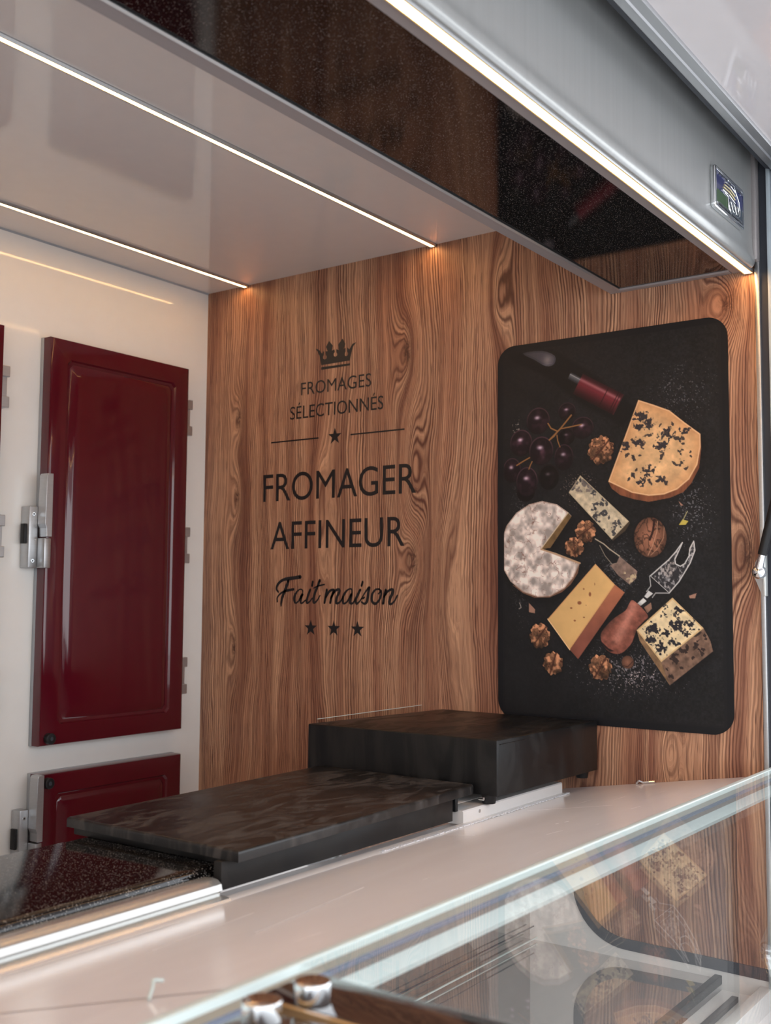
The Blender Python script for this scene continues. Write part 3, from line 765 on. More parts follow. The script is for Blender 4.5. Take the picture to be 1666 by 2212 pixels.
for q_e in [(0.3345,0.1845,0.012,0.006),(0.3535,0.2035,0.011,0.007),(0.3285,0.2055,0.01,0.005),(0.3895,0.2235,0.011,0.009),(0.3785,0.2465,0.011,0.008),(0.3305,0.2375,0.008,0.007),(0.3035,0.2445,0.009,0.007),(0.3515,0.2985,0.01,0.007),(0.3355,0.3195,0.007,0.006),(0.3755,0.3185,0.006,0.006),(0.4285,0.2225,0.008,0.005),(0.3195,0.3055,0.007,0.004)]:
    cx, cy, rx, ry = q_e
    q = np.sqrt(((U-cx)/rx)**2+((V-cy)/ry)**2)-1+(vnoise(NX, NY, 110, 175, 77, 2)-0.5)*3.2
    put(np.clip(0.5-q*3, 0, 1)*mk*0.95, C3(46, 42, 48))
# small blue slice
P_ = [(0.2005,0.2985),(0.1735,0.3335),(0.2705,0.4355),(0.3085,0.3995)]
shadow(P_, (0.003, 0.006), 0.02, 0.8)
put(pm(sdf_poly([(0.2705,0.4355),(0.3085,0.3995),(0.3105,0.4035),(0.3005,0.4185),(0.2725,0.4385)])), C3(70, 58, 44))
sd = sdf_poly(P_); mk = pm(sd); n_ = vnoise(NX, NY, 60, 90, 81, 3)
put(mk, C3(214, 196, 162)*(0.72+0.45*n_)[..., None])
blobs(mk, 26, 0.0058, C3(58, 58, 62), 83); 
blobs(mk*(V < 0.335), 10, 0.006, C3(110, 100, 96), 84, 0.8)
put(pm(np.abs(sd+0.001)-0.0008)*0.8, C3(188, 168, 132))
# white-rind wheel with a wedge cut out
P_ = [(0.0145,0.4195),(0.0225,0.3995),(0.0475,0.3715),(0.0785,0.3545),(0.1105,0.3485),(0.1455,0.3575),(0.1705,0.3745),(0.1795,0.3835),(0.1295,0.4495),(0.1075,0.4515),(0.1415,0.4635),(0.1975,0.4845),(0.1835,0.5125),(0.1625,0.5355),(0.1275,0.5535),(0.0985,0.5545),(0.0625,0.5435),(0.0325,0.5215),(0.0155,0.4955)]
shadow(P_, (0.003, 0.008), 0.03, 0.8)
rim = [(0.1975,0.4845),(0.1935,0.5045),(0.1765,0.5285),(0.1555,0.5445),(0.1275,0.5555),(0.0915,0.5565),(0.0625,0.5465),(0.0365,0.5285),(0.0985,0.5445),(0.1555,0.5285)]
put(pm(sdf_poly(rim)), C3(120, 82, 62))
sd = sdf_poly(P_); mk = pm(sd)
a1 = vnoise(NX, NY, 40, 62, 91, 3, 0.45); a2 = vnoise(NX, NY, 44, 60, 95, 2, 0.5)
a3 = vnoise(NX, NY, 70, 70, 97, 3, 0.6)
cr = np.clip(1-np.abs(a1-0.5)*26, 0, 1)*np.clip(a3*3.0-1.0, 0, 1)*0.85
sh2 = np.clip((a1-0.5)*0.5+(a2-0.5)*0.7+0.97, 0.70, 1.14)
c = C3(222, 206, 196)*sh2[..., None]*(1-cr[..., None])+C3(128, 84, 70)*cr[..., None]
put(mk, c); put(pm(np.abs(sd+0.0012)-0.0009)*0.6, C3(170, 128, 104))
put(pm(sdf_poly([(0.1715,0.3765),(0.1795,0.3845),(0.1295,0.4495),(0.1075,0.4525)])), C3(122, 92, 54)*(0.8+0.4*a2)[..., None])
line([(0.1715,0.3765),(0.1075,0.4515)], .0022, C3(210, 185, 150))
line([(0.1075,0.4525),(0.1415,0.4625),(0.1985,0.4835)], .0034, C3(190, 150, 112))
# whole walnut
(cx, cy, rx, ry), = [(0.3535,0.4335,0.035,0.041)]
q = np.sqrt(((U-cx)/rx)**2+((V-cy)/ry)**2); put(np.clip((1.15-q)*4, 0, 1)*0.8, C3(8, 7, 8))
n_ = vnoise(NX, NY, 50, 60, 101, 3); rr = np.clip(1-np.abs(n_-0.5)*12, 0, 1)
put(np.clip((1-q)*rx/AA, 0, 1), C3(164, 104, 76)*(1.05-0.5*q**2+0.3*(n_-0.5))[..., None]*(1-0.55*rr[..., None]))
mkw = np.clip((1-q)*rx/AA, 0, 1)
put(pm(sdf_line(smooth([(0.3615,0.3995),(0.3595,0.4205),(0.3505,0.4445),(0.3445,0.4725)], 4)[:-8])-0.0022)*mkw, C3(48, 24, 20))
put(pm(sdf_line([(0.3695,0.4015),(0.3675,0.4235),(0.3585,0.4505),(0.3485,0.4695)])-0.0009)*mkw*0.8, C3(200, 145, 112))
put(pm(sdf_line([(0.3835,0.4115),(0.3815,0.4355),(0.3685,0.4565),(0.3545,0.4695)])-0.0007)*mkw*0.7, C3(200, 145, 112))
# small knife
put(pm(sdf_poly([(0.2355,0.4385),(0.2585,0.4545),(0.2835,0.4735),(0.2795,0.4885),(0.2655,0.4835),(0.2465,0.4605)])), C3(22, 22, 26))
line([(0.2335,0.4335),(0.2525,0.4445),(0.2655,0.4555),(0.2875,0.4705)], .0024, C3(180, 165, 140)); line([(0.2435,0.4475),(0.2555,0.4695),(0.2705,0.4865),(0.2805,0.4845)], .0018, C3(130, 120, 105))
P_ = [(0.2875,0.4705),(0.3255,0.5015),(0.3225,0.5165),(0.3085,0.5285),(0.2845,0.5105),(0.2655,0.4885),(0.2805,0.4845)]
put(pm(sdf_poly(P_)), C3(128, 104, 92)*(0.7+0.6*vnoise(NX, NY, 60, 95, 111, 3))[..., None])
blobs(pm(sdf_poly([(0.2995,0.4915),(0.3255,0.5015),(0.3225,0.5165),(0.3085,0.5275),(0.2945,0.5135)])), 8, 0.005, C3(196, 172, 132), 113)
# fork
P_ = [(0.4205,0.4455),(0.4065,0.4635),(0.3925,0.4785),(0.3525,0.5115),(0.3915,0.5455),(0.4125,0.5225),(0.4355,0.4865),(0.4455,0.4615),(0.4435,0.4435),(0.4355,0.4575),(0.4335,0.4725),(0.4245,0.4875),(0.4155,0.4925),(0.4055,0.4875),(0.4045,0.4785),(0.4135,0.4605)]
sd = sdf_poly(P_); mk = pm(sd); n_ = vnoise(NX, NY, 120, 120, 121, 3, 0.7)
put(mk, C3(44, 44, 48)+C3(120, 116, 112)*(np.clip((n_-0.52)*5, 0, 1))[..., None])
put(pm(sdf_poly([(0.3775,0.5015),(0.3985,0.4845),(0.4095,0.4905),(0.3905,0.5135)])-0.002)*np.clip((n_-0.40)*4, 0, 1), C3(170, 160, 154))
put(pm(np.abs(sd)-0.0011), C3(208, 206, 202))
P_ = [(0.3525,0.5115),(0.3525,0.5335),(0.3425,0.5455),(0.3245,0.5645),(0.3355,0.5735),(0.3565,0.5455),(0.3915,0.5455)]
put(pm(sdf_poly(P_)), C3(28, 28, 32)); line([(0.3515,0.5115),(0.3535,0.5315),(0.3445,0.5425)], .0018, C3(180, 180, 178)); line([(0.3915,0.5455),(0.3635,0.5455),(0.3565,0.5545)], .0018, C3(170, 170, 168))
put(pm(sdf_poly([(0.3485,0.5405),(0.3585,0.5465),(0.3455,0.5565),(0.3395,0.5525)])), C3(205, 205, 202)); put(pm(sdf_poly([(0.3245,0.5665),(0.3375,0.5555),(0.3445,0.5615),(0.3315,0.5715)])), C3(215, 215, 210))
put(pm(sdf_poly([(0.3385,0.5745),(0.3535,0.5645),(0.3555,0.5765),(0.3455,0.5865)])), C3(150, 110, 88))
# handle
P_ = smooth([(0.3165,0.5605),(0.3465,0.5895),(0.3385,0.6015),(0.3245,0.6165),(0.3175,0.6325),(0.3095,0.6495),(0.2895,0.6675),(0.2695,0.6685),(0.2515,0.6565),(0.2435,0.6345),(0.2525,0.6175),(0.2735,0.5975),(0.2985,0.5815),(0.3065,0.5685)], 4)
shadow(P_, (0.003, 0.006), 0.02, 0.8)
sd = sdf_poly(P_); n_ = vnoise(NX, NY, 60, 100, 131, 4, 0.6)
(ax, ay), (bx, by) = [(0.3165,0.5715),(0.2805,0.6395)]
hl = np.exp(-(sdf_line([(ax, ay), (bx, by)])/0.010)**2)
put(pm(sd), (C3(138, 76, 60)*(0.65+0.6*n_)[..., None])+C3(60, 45, 40)*hl[..., None])
put(pm(sdf_poly([(0.2445,0.6445),(0.2605,0.6585),(0.2745,0.6645),(0.2635,0.6655),(0.2495,0.6555)])), C3(40, 22, 22))
# yellow cheese block
side = [(0.2765,0.5285),(0.2975,0.5445),(0.1925,0.6835),(0.1735,0.6645)]
top = [(0.2335,0.4855),(0.2765,0.5285),(0.1735,0.6645),(0.1225,0.6015)]
shadow(top+side[1:3], (0.004, 0.006), 0.025, 0.8)
n_ = vnoise(NX, NY, 14, 22, 141, 4)
gr = np.clip((V-0.46)/0.18, 0, 1)
put(pm(sdf_poly(side)), (C3(196, 116, 72)*(1-gr)[..., None]+C3(132, 72, 56)*gr[..., None])*(0.8+0.4*n_)[..., None])
sd = sdf_poly(top); put(pm(sd), C3(224, 176, 106)*(0.92+0.15*n_)[..., None]); put(pm(np.abs(sd+0.0012)-0.001)*0.7, C3(222, 152, 92))
for e in [(0.2315,0.5275,0.001,0.003),(0.2205,0.5485,0.003,0.005),(0.2065,0.5375,0.002,0.002),(0.1965,0.5665,0.005,0.004),(0.1775,0.5775,0.003,0.002),(0.1855,0.6035,0.003,0.002),(0.2065,0.5965,0.003,0.001),(0.2115,0.5715,0.001,0.001)]:
    cx, cy, rx, ry = e; q = np.sqrt(((U-cx)/rx)**2+((V-cy)/ry)**2); put(np.clip((1.1-q)*2.5, 0, 1), C3(150, 86, 50))
line([(0.1225,0.6015),(0.1735,0.6645)], .0022, C3(240, 200, 140))
# blue cube
top = [(0.3225,0.6205),(0.3985,0.5545),(0.4605,0.6135),(0.3735,0.6825)]
rs = [(0.4605,0.6135),(0.4735,0.6375),(0.4785,0.6575),(0.3905,0.7275),(0.3735,0.6825)]
ls = [(0.3225,0.6205),(0.3735,0.6825),(0.3905,0.7275),(0.3555,0.6795),(0.3285,0.6415)]
shadow(top+rs[1:], (0.003, 0.006), 0.025, 0.8)
n_ = vnoise(NX, NY, 50, 80, 151, 3)
put(pm(sdf_poly(rs)), C3(122, 92, 74)*(0.65+0.7*n_)[..., None]); blobs(pm(sdf_poly(rs)), 20, 0.006, C3(44, 32, 30), 153)
put(pm(sdf_poly(ls)), C3(140, 106, 72)*(0.7+0.5*n_)[..., None])
sd = sdf_poly(top); mk = pm(sd); put(mk, C3(230, 205, 156)*(0.88+0.24*n_)[..., None])
put(pm(np.abs(sd+0.0015)-0.0013)*0.7, C3(214, 166, 104))
blobs(mk*(sd < -0.006), 10, 0.0035, C3(48, 44, 48), 155)
for e in [(0.3595,0.6165,0.01,0.01),(0.3845,0.6245,0.01,0.007),(0.4085,0.6095,0.011,0.009),(0.4365,0.6085,0.009,0.01),(0.3535,0.6395,0.009,0.006),(0.4035,0.6445,0.008,0.005),(0.3725,0.6575,0.008,0.01),(0.4255,0.6265,0.006,0.005),(0.3825,0.5775,0.005,0.01),(0.4115,0.5815,0.009,0.006),(0.3445,0.6195,0.005,0.004)]:
    cx, cy, rx, ry = e
    q = np.sqrt(((U-cx)/rx)**2+((V-cy)/ry)**2)-1+(vnoise(NX, NY, 110, 175, int(cx*10000) % 50, 2)-0.5)*3.4
    put(np.clip(0.5-q*3, 0, 1)*mk, C3(40, 38, 44))
# hazelnut half, leaf, shards
(cx, cy, rx, ry), = [(0.3025,0.6855,0.014,0.014)]
q = np.sqrt(((U-cx)/rx)**2+((V-cy)/ry)**2); put(np.clip((1-q)*8, 0, 1), C3(122, 78, 58)*(1.2-0.5*q)[..., None]); line([(0.2905,0.6925),(0.3025,0.6945),(0.3135,0.6835)], .002, C3(70, 40, 30))
put(pm(sdf_poly([(0.4135,0.4105),(0.4215,0.3995),(0.4335,0.4035),(0.4275,0.4105)])), C3(196, 176, 70)); line([(0.4225,0.4005),(0.4315,0.3835)], .0014, C3(190, 180, 120))
for P_ in ([(0.0775,0.5675),(0.0925,0.5815),(0.0915,0.5895),(0.0775,0.5875)], [(0.4325,0.5505),(0.4475,0.5455),(0.4445,0.5555),(0.4335,0.5555)], [(0.4135,0.3625),(0.4235,0.3715),(0.4185,0.3725)]): put(pm(sdf_poly(P_)), C3(165, 120, 98))
line([(0.0545,0.5675),(0.0585,0.5775),(0.0535,0.5805)], .0016, C3(170, 160, 150))
# black border of the print
bw = 0.0165
bd = np.maximum.reduce([bw-U, U-(PW-bw-0.002), bw-0.001-V, V-(PH-bw)])
put(pm(-bd), C3(22, 22, 26))
vig = np.exp(-((U-0.0)/0.10)**2-((V-0.0)/0.16)**2); put(vig*0.6*(V < 0.05), C3(18, 18, 22))
lum = IMG.mean(2, keepdims=True); IMG = lum+(IMG-lum)*0.86
g_ = np.clip(IMG, 0, 255)/255.0
g_ = np.where(g_ <= 0.04045, g_/12.92, ((g_+0.055)/1.055)**2.4)
POSTER_GAIN = 1.08
g_ = np.clip(g_*POSTER_GAIN, 0, 0.95)
# the print: a fine sheet whose vertices carry the printed colours
gy = np.linspace(0, 1, NX+1); gz = np.linspace(0, 1, NY+1)
INS = 0.0125
keep_u = (gy*PW > INS) & (gy*PW < PW-INS); keep_v = (gz*PH > INS) & (gz*PH < PH-INS)
iu = np.where(keep_u)[0]; iv = np.where(keep_v)[0]
nu, nv = len(iu), len(iv)
co = np.zeros((nv, nu, 3)); co[..., 0] = -0.0034; co[..., 1] = PY-gy[iu][None, :]*PW; co[..., 2] = PZ-gz[iv][:, None]*PH
idx = np.arange(nu*nv).reshape(nv, nu)
quads = np.stack([idx[:-1, :-1], idx[1:, :-1], idx[1:, 1:], idx[:-1, 1:]], -1).reshape(-1, 4)
me = bpy.data.meshes.new('printed_picture')
me.vertices.add(nu*nv); me.vertices.foreach_set('co', co.reshape(-1))
me.loops.add(quads.size); me.loops.foreach_set('vertex_index', quads.reshape(-1).astype(np.int32))
me.polygons.add(len(quads)); me.polygons.foreach_set('loop_start', np.arange(0, quads.size, 4, dtype=np.int32))
me.update(calc_edges=True)
att = me.attributes.new('print', 'FLOAT_COLOR', 'POINT')
cu_ = np.clip(iu, 0, NX-1); cv_ = np.clip(iv, 0, NY-1)
colr = np.ones((nv, nu, 4)); colr[..., :3] = g_[cv_][:, cu_]
att.data.foreach_set('color', colr.reshape(-1).astype(np.float32))
t = NT('poster_print'); at = t.n('ShaderNodeAttribute', attribute_name='print'); t.l(at.outputs['Color'], t.b.inputs['Base Color'])
t.b.inputs['Roughness'].default_value = 0.42
t.b.inputs['Specular IOR Level'].default_value = 0.35
link('printed_picture', me, pos, t.m)

# ------------------------------------------------------------------ badge on the fascia
bd_ = empty('metal_badge', (-0.185, 0.63, 2.185), 'chrome framed blue enamel badge with a van emblem on the fascia', 'badge')
def xz_rr(x0, z0, x1, z1, r, n=5): return rrect(x0, z0, x1, z1, r, n)
def bprism(name, pts, ya, yb_, mat, bev=0.0): return prism(name, pts, 1, ya, yb_, mat, bd_, bev, 30)
BX0, BX1, BZ0, BZ1 = -0.262, -0.102, 2.186, 2.262
bprism('plate', xz_rr(BX0, BZ0, BX1, BZ1, 0.006), 0.6225, 0.6298, M['chrome'], 0.0008)
def ring_xz(name, x0, z0, x1, z1, wd, y0, y1, mat):
    bm = bmesh.new()
    o_ = xz_rr(x0, z0, x1, z1, 0.005); i_ = xz_rr(x0+wd, z0+wd, x1-wd, z1-wd, 0.004)
    n = len(o_)
    vo = [bm.verts.new((p[0], y0, p[1])) for p in o_]; vi = [bm.verts.new((p[0], y0, p[1])) for p in i_]
    vo2 = [bm.verts.new((p[0], y1, p[1])) for p in o_]; vi2 = [bm.verts.new((p[0], y1, p[1])) for p in i_]
    for k in range(n):
        j = (k+1) % n
        bm.faces.new((vo[k], vo[j], vi[j], vi[k])); bm.faces.new((vo2[k], vi2[k], vi2[j], vo2[j]))
        bm.faces.new((vo[k], vo2[k], vo2[j], vo[j])); bm.faces.new((vi[k], vi[j], vi2[j], vi2[k]))
    return fin(bm, name, mat, bd_)
ring_xz('raised_rim', BX0+0.004, BZ0+0.003, BX1-0.004, BZ1-0.003, 0.0035, 0.6212, 0.6226, M['chrome'])
bprism('enamel', xz_rr(BX0+0.009, BZ0+0.035, BX1-0.009, BZ1-0.008, 0.002), 0.6219, 0.6226, M['blue'])
bprism('enamel', xz_rr(BX0+0.070, BZ0+0.009, BX1-0.009, BZ0+0.035, 0.002), 0.6219, 0.6226, M['navy'])
bprism('enamel', xz_rr(BX0+0.009, BZ0+0.012, BX0+0.070, BZ0+0.035, 0.002), 0.6219, 0.6226, M['green'])
def btube(name, P, r, mat):
    bm = bmesh.new()
    for a, b in zip(P, P[1:]): add_cyl(bm, (a[0], 0.6212, a[1]), (b[0], 0.6212, b[1]), r, 8)
    return fin(bm, name, mat, bd_, 40)
def bx(u, v): return (BX0+u*(BX1-BX0), BZ0+v*(BZ1-BZ0))
for k in range(4):
    btube('roof_stripe', [bx(0.24+0.03*k, 0.53+0.08*k), bx(0.45+0.02*k, 0.53+0.085*k), bx(0.66, 0.46+0.09*k)], 0.0013, M['gold'] if k in (1, 2) else M['chrome'])
btube('van_outline', [bx(0.30, 0.50), bx(0.42, 0.48), bx(0.43, 0.20), bx(0.50, 0.15)], 0.0010, M['chrome'])
btube('van_outline', [bx(0.40, 0.87), bx(0.62, 0.86), bx(0.70, 0.72), bx(0.80, 0.56), bx(0.83, 0.38), bx(0.81, 0.22), bx(0.76, 0.18)], 0.0010, M['chrome'])
for k in range(3):
    c = bx(0.50+0.115*k, 0.30+0.01*k)
    btube('wheel_ring', [(c[0]+0.0078*math.cos(a*PI/8), c[1]+0.0078*math.sin(a*PI/8)) for a in range(17)], 0.0009, M['chrome'])
    bm = bmesh.new(); add_cyl(bm, (c[0], 0.6222, c[1]), (c[0], 0.6208, c[1]), 0.003, 12); fin(bm, 'wheel_hub', M['chrome'], bd_, 40)
# raised lettering, worn past reading: plain bars in two lines
r_ = random.Random(4)
for (u0, u1, v0, v1) in ((0.10, 0.40, 0.81, 0.885), (0.44, 0.52, 0.81, 0.885), (0.56, 0.93, 0.79, 0.87), (0.10, 0.48, 0.085, 0.155), (0.52, 0.92, 0.085, 0.155)):
    bm = bmesh.new(); u = u0
    while u < u1:
        wd = r_.uniform(0.006, 0.014)
        a = bx(u, v0+r_.uniform(0, 0.02)); b = bx(u+wd, v1)
        add_box(bm, (a[0], 0.6202, a[1]), (b[0], 0.6224, b[1])); u += wd+0.008
    tag(fin(bm, 'raised_marks', M['chrome'], bd_), kind='stuff')

# ------------------------------------------------------------------ counter boards
# stone worktop
ZT = 1.1495
st_ = empty('stone_worktop', (-2.0, 1.15, 1.10), 'black glitter stone worktop with bullnose edge at far left', 'worktop')
prof = [(1.300, ZT), (1.046, ZT)]
for k in range(1, 9):
    a = math.radians(90+k*20)
    prof.append((1.046+0.0125*math.cos(a), ZT-0.0125+0.0125*math.sin(a)))
prof += [(1.300, ZT-0.025)]
prism('stone_slab', prof, 0, XL, -0.80, M['stone'], st_, 0.0, 50)

# slate-look board on a frame
sb = empty('counter_board', (-0.74, 1.17, 1.137), 'scuffed matt black counter board on a low frame, middle step', 'counter board')
bm = bmesh.new()
zt, zb = 1.1755, 1.1610
outl = [(-1.051, 0.985), (-0.443, 1.004), (-0.428, 1.012), (-0.4235, 1.360), (-1.043, 1.338)]
bot = [bm.verts.new((p[0], p[1], zb)) for p in outl]; top_ = [bm.verts.new((p[0], p[1], zt)) for p in outl]
bm.faces.new(bot[::-1]); tf = bm.faces.new(top_)
for i in range(len(outl)): bm.faces.new((bot[i], bot[(i+1) % len(outl)], top_[(i+1) % len(outl)], top_[i]))
bmesh.ops.bevel(bm, geom=list(tf.edges), offset=0.0045, segments=4, affect='EDGES', profile=0.5)
fin(bm, 'board', M['slate'], sb, 40)
box('front_rail', (-1.062, 1.004, 1.1250), (-0.508, 1.018, zb), M['steelblk'], sb, 0.001)
box('side_rail', (-1.036, 1.020, 1.1500), (-1.020, 1.330, zb), M['steelblk'], sb, 0.001)
box('end_tab', (-0.490, 1.010, 1.1365), (-0.482, 1.040, zb), M['black'], sb, 0.001)
box('back_rail', (-1.018, 1.300, 1.1500), (-0.46, 1.314, zb), M['steelblk'], sb, 0.001)

# folded black steel box
bb = empty('steel_riser', (-0.21, 1.17, 1.14), 'matt black folded steel riser box, tallest step by the poster', 'riser')
bm = bmesh.new()
zt, zb = 1.252, 1.1545
outl = [(-0.4055, 0.976), (-0.0125, 0.968), (-0.0125, 1.345), (-0.4205, 1.397)]
bot = [bm.verts.new((p[0], p[1], zb)) for p in outl]; top_ = [bm.verts.new((p[0], p[1], zt)) for p in outl]
tf = bm.faces.new(top_)
for i in range(4): bm.faces.new((bot[i], bot[(i+1) % 4], top_[(i+1) % 4], top_[i]))
bm.faces.new(bot[::-1])
bmesh.ops.bevel(bm, geom=[e for e in bm.edges if not (e.verts[0].co.z < zb+1e-4 and e.verts[1].co.z < zb+1e-4)], offset=0.0028, segments=3, affect='EDGES', profile=0.5)
fin(bm, 'steel_shell', M['steelblk'], bb, 40)
# thin hemmed seam just under the front top edge
box('folded_hem', (-0.399, 0.9735, 1.2435), (-0.016, 0.9750, 1.2445), M['steelblk'], bb)
for (x, y) in ((-0.394, 1.000), (-0.036, 0.992), (-0.385, 1.360), (-0.036, 1.320)):
    cyl('rubber_foot', (x, y, 1.139), (x, y, zb), 0.0115, M['black'], bb, 20, 0.0145)
for (x, y) in ((-0.419, 1.006), ):
    cyl('screw', (x, y-0.01, 1.150), (x, y, 1.150), 0.003, M['chrome'], bb, 12)

# clear upstand strip behind the riser
ac = empty('acrylic_strip', (-0.2, 1.43, 1.10), 'low clear acrylic upstand behind the black riser box', 'strip')
box('acrylic_sheet', (-0.38, 1.404, 1.112), (-0.006, 1.407, 1.2565), M['acrylic'], ac)
box('polished_edge', (-0.38, 1.404, 1.2565), (-0.006, 1.407, 1.2573), M['mint'], ac)

# white carcass under the boards, rail and sloping ledge
cb = empty('service_counter', (-1.8, 1.25, 0.0), 'white counter body carrying the black boards', 'counter')
box('carcass', (XL, 1.142, 0.02), (-0.002, 1.296, 1.1115), M['whitepl'], cb)
box('deck_board', (-0.478, 1.045, 1.112), (-0.105, 1.296, 1.1382), M['whitepl'], cb, 0.001)
box('deck_board', (XL, 1.045, 1.112), (-0.479, 1.296, 1.1240), M['whitepl'], cb, 0.001)

rl = empty('sill_rail', (-1.8, 1.0, 1.11), 'bright extruded aluminium sill rail along the back of the white ledge', 'rail')
rp = [(1.030, 1.1400), (1.016, 1.1412), (1.006, 1.1400), (0.9995, 1.1355), (0.9975, 1.1275), (1.0020, 1.1240), (1.0020, 1.1215), (0.992, 1.1220), (0.984, 1.1205), (0.980, 1.1165), (0.980, 1.1125), (1.030, 1.1120)]
prism('extrusion', rp, 0, XL, -1.066, simple('bright_aluminium', (0.62, 0.62, 0.60, 1), 0.26, 0.75, 0.01), rl, 0.0, 30)
rp2 = [(1.044, 1.1375), (1.004, 1.1375), (1.002, 1.1355), (1.002, 1.1175), (0.992, 1.1165), (0.990, 1.1190), (0.988, 1.1190), (0.987, 1.1150), (1.044, 1.1140)]
prism('clear_lip', rp2, 0, -0.478, -0.105, M['whitepl'], rl, 0.0, 30)
prism('lower_lip', [(1.003, 1.1175), (0.990, 1.1185), (0.984, 1.1172), (0.984, 1.1150), (1.003, 1.1140)], 0, -1.066, -0.479, M['whitepl'], rl, 0.0, 30)
bm = bmesh.new()
rr_ = random.Random(8); x = -0.74
while x < -0.11:
    dx = rr_.uniform(0.004, 0.012)
    add_box(bm, (x, 0.985-rr_.uniform(0, 0.002), 1.1175), (x+dx, 0.9905, 1.1186+rr_.uniform(0, 0.0008)), 0.0003, 1); x += dx+rr_.uniform(0, 0.004)
tag(fin(bm, 'sealant_bead', simple('milky_sealant', (0.75, 0.74, 0.75, 1), 0.3), rl), kind='stuff')
cyl('rail_screw', (-0.425, 1.0025, 1.1300), (-0.425, 1.0005, 1.1300), 0.0032, M['chrome'], rl, 12)

dc = empty('display_case', (-1.8, 0.85, 0.55), 'glazed chilled display case with a sloping scuffed white top', 'display case')
lg = dc
def lz(y): return 1.107 + (1.047-y)*0.161
prism('ledge_sheet', [(1.047, lz(1.047)), (0.600, lz(0.600)), (0.600, lz(0.600)-0.006), (1.047, lz(1.047)-0.006)], 0, XL, -0.0008, M['ledge'], lg, 0.0, 30)
prism('front_lip', [(0.606, lz(0.606)), (0.596, lz(0.596)+0.002), (0.592, lz(0.600)-0.004), (0.600, lz(0.600)-0.008)], 0, XL, -0.001, simple('edge_shadow_brown', (0.20, 0.17, 0.15, 1), 0.4), lg)  # grey-brown colour painted in for the shadow line along the ledge front
def ledge_strip(name, a, b, wd, mat, h=0.0004):
    a = Vector(a); b = Vector(b); d = (b-a).normalized(); n_ = Vector((-d.y, d.x))*wd/2
    bm = bmesh.new()
    vs = [bm.verts.new((p.x, p.y, lz(p.y)+h)) for p in (a+n_, b+n_, b-n_, a-n_)]
    bm.faces.new(vs); return fin(bm, name, mat, lg)
ledge_strip('seam', (-1.545, 0.90), (-1.385, 0.63), 0.0014, simple('seam_dark_brown', (0.10, 0.06, 0.05, 1), 0.6))  # dark brown line along the joint in the ledge sheet
scm = simple('scratch_white', (0.88, 0.88, 0.88, 1), 0.4)
for a, b, wd in (((-0.62, 0.770), (-0.585, 0.760), 0.0012), ((-0.50, 0.80), (-0.49, 0.797), 0.002), ((-0.515, 0.808), (-0.507, 0.806), 0.002), ((-1.22, 0.80), (-0.99, 0.83), 0.002), ((-0.38, 0.74), (-0.35, 0.735), 0.0010), ((-1.42, 0.965), (-1.18, 0.955), 0.003), ((-1.30, 0.87), (-1.13, 0.885), 0.0015)):
    ledge_strip('scratch', a, b, wd, scm)
for a, b in (((-0.335, 0.955), (-0.32, 0.80)), ((-0.60, 0.905), (-0.585, 0.975))):
    ledge_strip('tape_edge', a, b, 0.0012, scm)
# small clips left on the ledge
hk = empty('wire_clip', (-0.006, 0.872, lz(0.872)), 'tiny white wire clip on the ledge against the wood wall', 'clip')
bm = bmesh.new(); P = [(-0.010, 0.886, lz(.886)+.002), (-0.012, 0.880, lz(.88)+.007), (-0.010, 0.872, lz(.872)+.003), (-0.008, 0.860, lz(.86)+.003), (-0.008, 0.848, lz(.848)+.003)]
for a, b in zip(P, P[1:]): add_cyl(bm, a, b, 0.0022, 8)
fin(bm, 'wire', M['chrome'], hk, 40)
hk = empty('plastic_tag', (-1.43, 0.715, lz(0.715)), 'small white curled plastic tag lying on the near end of the ledge', 'tag')
bm = bmesh.new(); P = [(-1.448, 0.712, lz(.712)+.002), (-1.440, 0.716, lz(.716)+.010), (-1.436, 0.720, lz(.72)+.014), (-1.428, 0.716, lz(.716)+.012)]
for a, b in zip(P, P[1:]): add_cyl(bm, a, b, 0.0018, 8)
fin(bm, 'curl', M['mint'], hk, 40)

# ------------------------------------------------------------------ glazed display case below the ledge
prism('top_rail', [(0.605, 1.147), (0.621, 1.145), (0.6225, 1.150), (0.6225, 1.176), (0.618, 1.181), (0.598, 1.183), (0.597, 1.178), (0.599, 1.172), (0.599, 1.155)], 0, XL, -0.001, M['mint'], dc, 0.0, 30)
prism('rail_groove', [(0.596, 1.1835), (0.590, 1.1880), (0.588, 1.1860), (0.594, 1.1800)], 0, XL, -0.001, simple('blue_grey_seal', (0.20, 0.24, 0.33, 1), 0.4), dc)
box('front_glass', (XL, 0.610, 0.775), (-0.002, 0.616, 1.146), M['glass'], dc)
box('back_panel', (XL, 1.130, 0.70), (-0.001, 1.140, 1.110), M['back'], dc)
box('deck', (XL, 0.735, 0.775), (-0.001, 1.130, 0.787), M['deck'], dc)
box('deck_front_bar', (XL, 0.722, 0.778), (-0.001, 0.736, 0.794), M['black'], dc, 0.001)
box('front_channel', (XL, 0.650, 0.755), (-0.001, 0.722, 0.768), M['whitepl'], dc)
box('channel_bar', (XL, 0.676, 0.768), (-0.05, 0.688, 0.778), simple('dark_brown_bar', (0.05, 0.035, 0.03, 1), 0.3), dc, 0.001)
box('front_base', (XL, 0.628, 0.10), (-0.001, 0.650, 0.790), M['whitepl'], dc, 0.002)
box('added_case_fill', (XL+0.1, 0.626, 1.138), (-0.01, 0.636, 1.142), M['casefill'], dc)  # added glowing strip, hidden under the rail, only to brighten the case inside
box('shelf_wire', (XL, 1.120, 0.8135), (-0.002, 1.122, 0.8155), M['dark'], dc)
box('shelf_wire', (XL, 1.112, 0.792), (-0.002, 1.1145, 0.7945), M['mint'], dc)
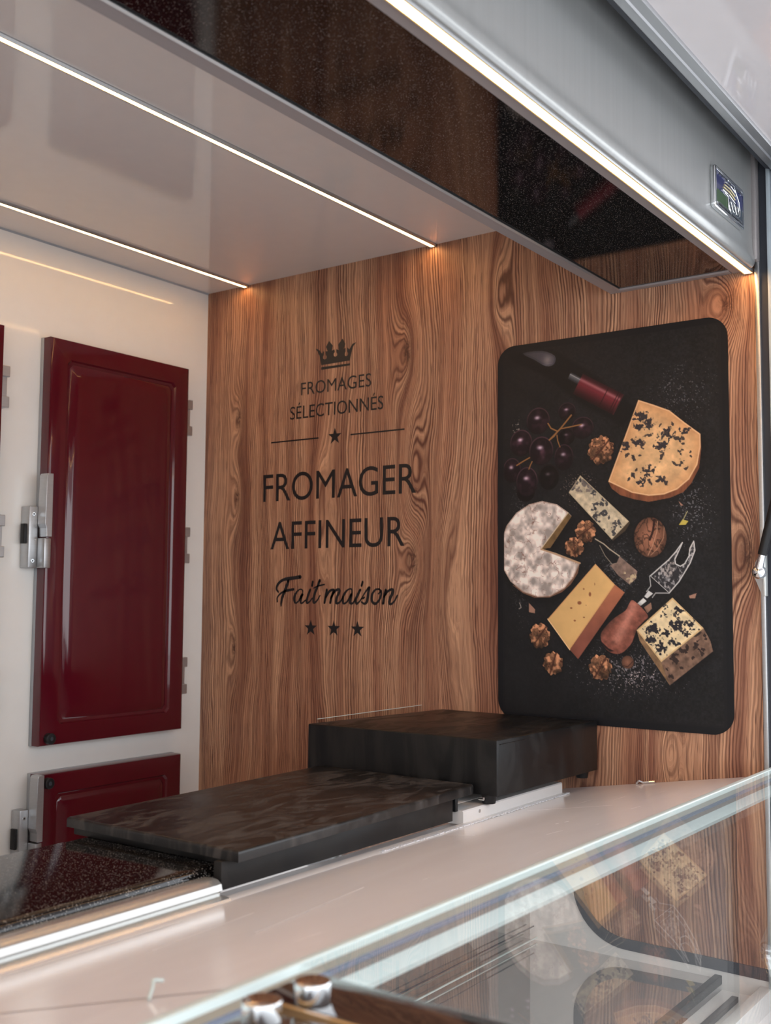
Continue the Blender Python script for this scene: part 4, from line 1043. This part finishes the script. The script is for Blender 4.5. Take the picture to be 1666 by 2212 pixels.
# white end panel with the rounded cut-out and its black rubber profile
cut = [(0.60, 0.80)]
R_ = 0.115
for k in range(13):
    a = math.radians(270+k*90/12)
    cut.append((1.030-R_+R_*math.cos(a), 0.805+R_+R_*math.sin(a)))
cut.append((1.030, 1.100))
pan = [(1.130, 1.100), (1.130, 0.70), (0.60, 0.70)] + [(c[0], c[1]) for c in cut]
prism('end_panel', pan, 0, -0.003, -0.0006, M['whitepl'], dc)
bm = bmesh.new(); wid = 0.021
inn = [(0.60, 0.80+wid)] 
for k in range(13):
    a = math.radians(270+k*90/12)
    inn.append((1.030-R_+(R_-wid)*math.cos(a), 0.805+R_+(R_-wid)*math.sin(a)))
inn.append((1.030-wid*0.4, 1.100))
add_prism(bm, cut+inn[::-1], 0, -0.0045, -0.0006)
fin(bm, 'rubber_profile', M['dark'], dc)

# ------------------------------------------------------------------ customer glass shelf
sh = empty('glass_shelf', (-0.7, 0.1, 1.20), 'clear customer glass shelf reflecting the poster, in front of the display case', 'shelf')
box('shelf_glass', (-1.418, -0.05, 1.2040), (0.02, 0.573, 1.2105), M['shelfglass'], sh)
box('back_edge', (-2.05, 0.573, 1.2035), (0.02, 0.5815, 1.2115), M['mint'], sh, 0.001)
sh2 = empty('smoked_shelf', (-1.45, 0.3, 1.20), 'narrow smoked glass shelf panel with a metal knob, beyond the amber edge', 'shelf', 'smoked shelf panels')
def corner_plate(x0, x1, y0, y1, r):
    pts = [(x0, y0), (x1, y0)]
    for k in range(7):
        a = math.radians(k*15); pts.append((x1-r+r*math.cos(a), y1-r+r*math.sin(a)))
    pts.append((x0, y1)); return pts
prism('smoked_pane', corner_plate(-1.4815, -1.4195, -0.05, 0.558, 0.016), 2, 1.2015, 1.2085, M['smoke'], sh2, 0.0005)
cyl('metal_knob', (-1.4680, 0.5180, 1.2085), (-1.4680, 0.5180, 1.2235), 0.0135, M['chrome'], sh2, 40, None, 0.0012)
sh3 = empty('smoked_shelf', (-1.8, 0.3, 1.20), 'smoked glass shelf panel nearest the camera, with amber far edge', 'shelf', 'smoked shelf panels')
prism('smoked_pane', corner_plate(-2.05, -1.4875, 0.10, 0.542, 0.016), 2, 1.2015, 1.2085, M['smoke'], sh3, 0.0005)
box('amber_edge', (-1.4875, 0.10, 1.2020), (-1.4845, 0.552, 1.2090), M['amber'], sh3)
cyl('metal_knob', (-1.5180, 0.522, 1.2085), (-1.5180, 0.522, 1.2235), 0.0140, M['chrome'], sh3, 40, None, 0.0012)
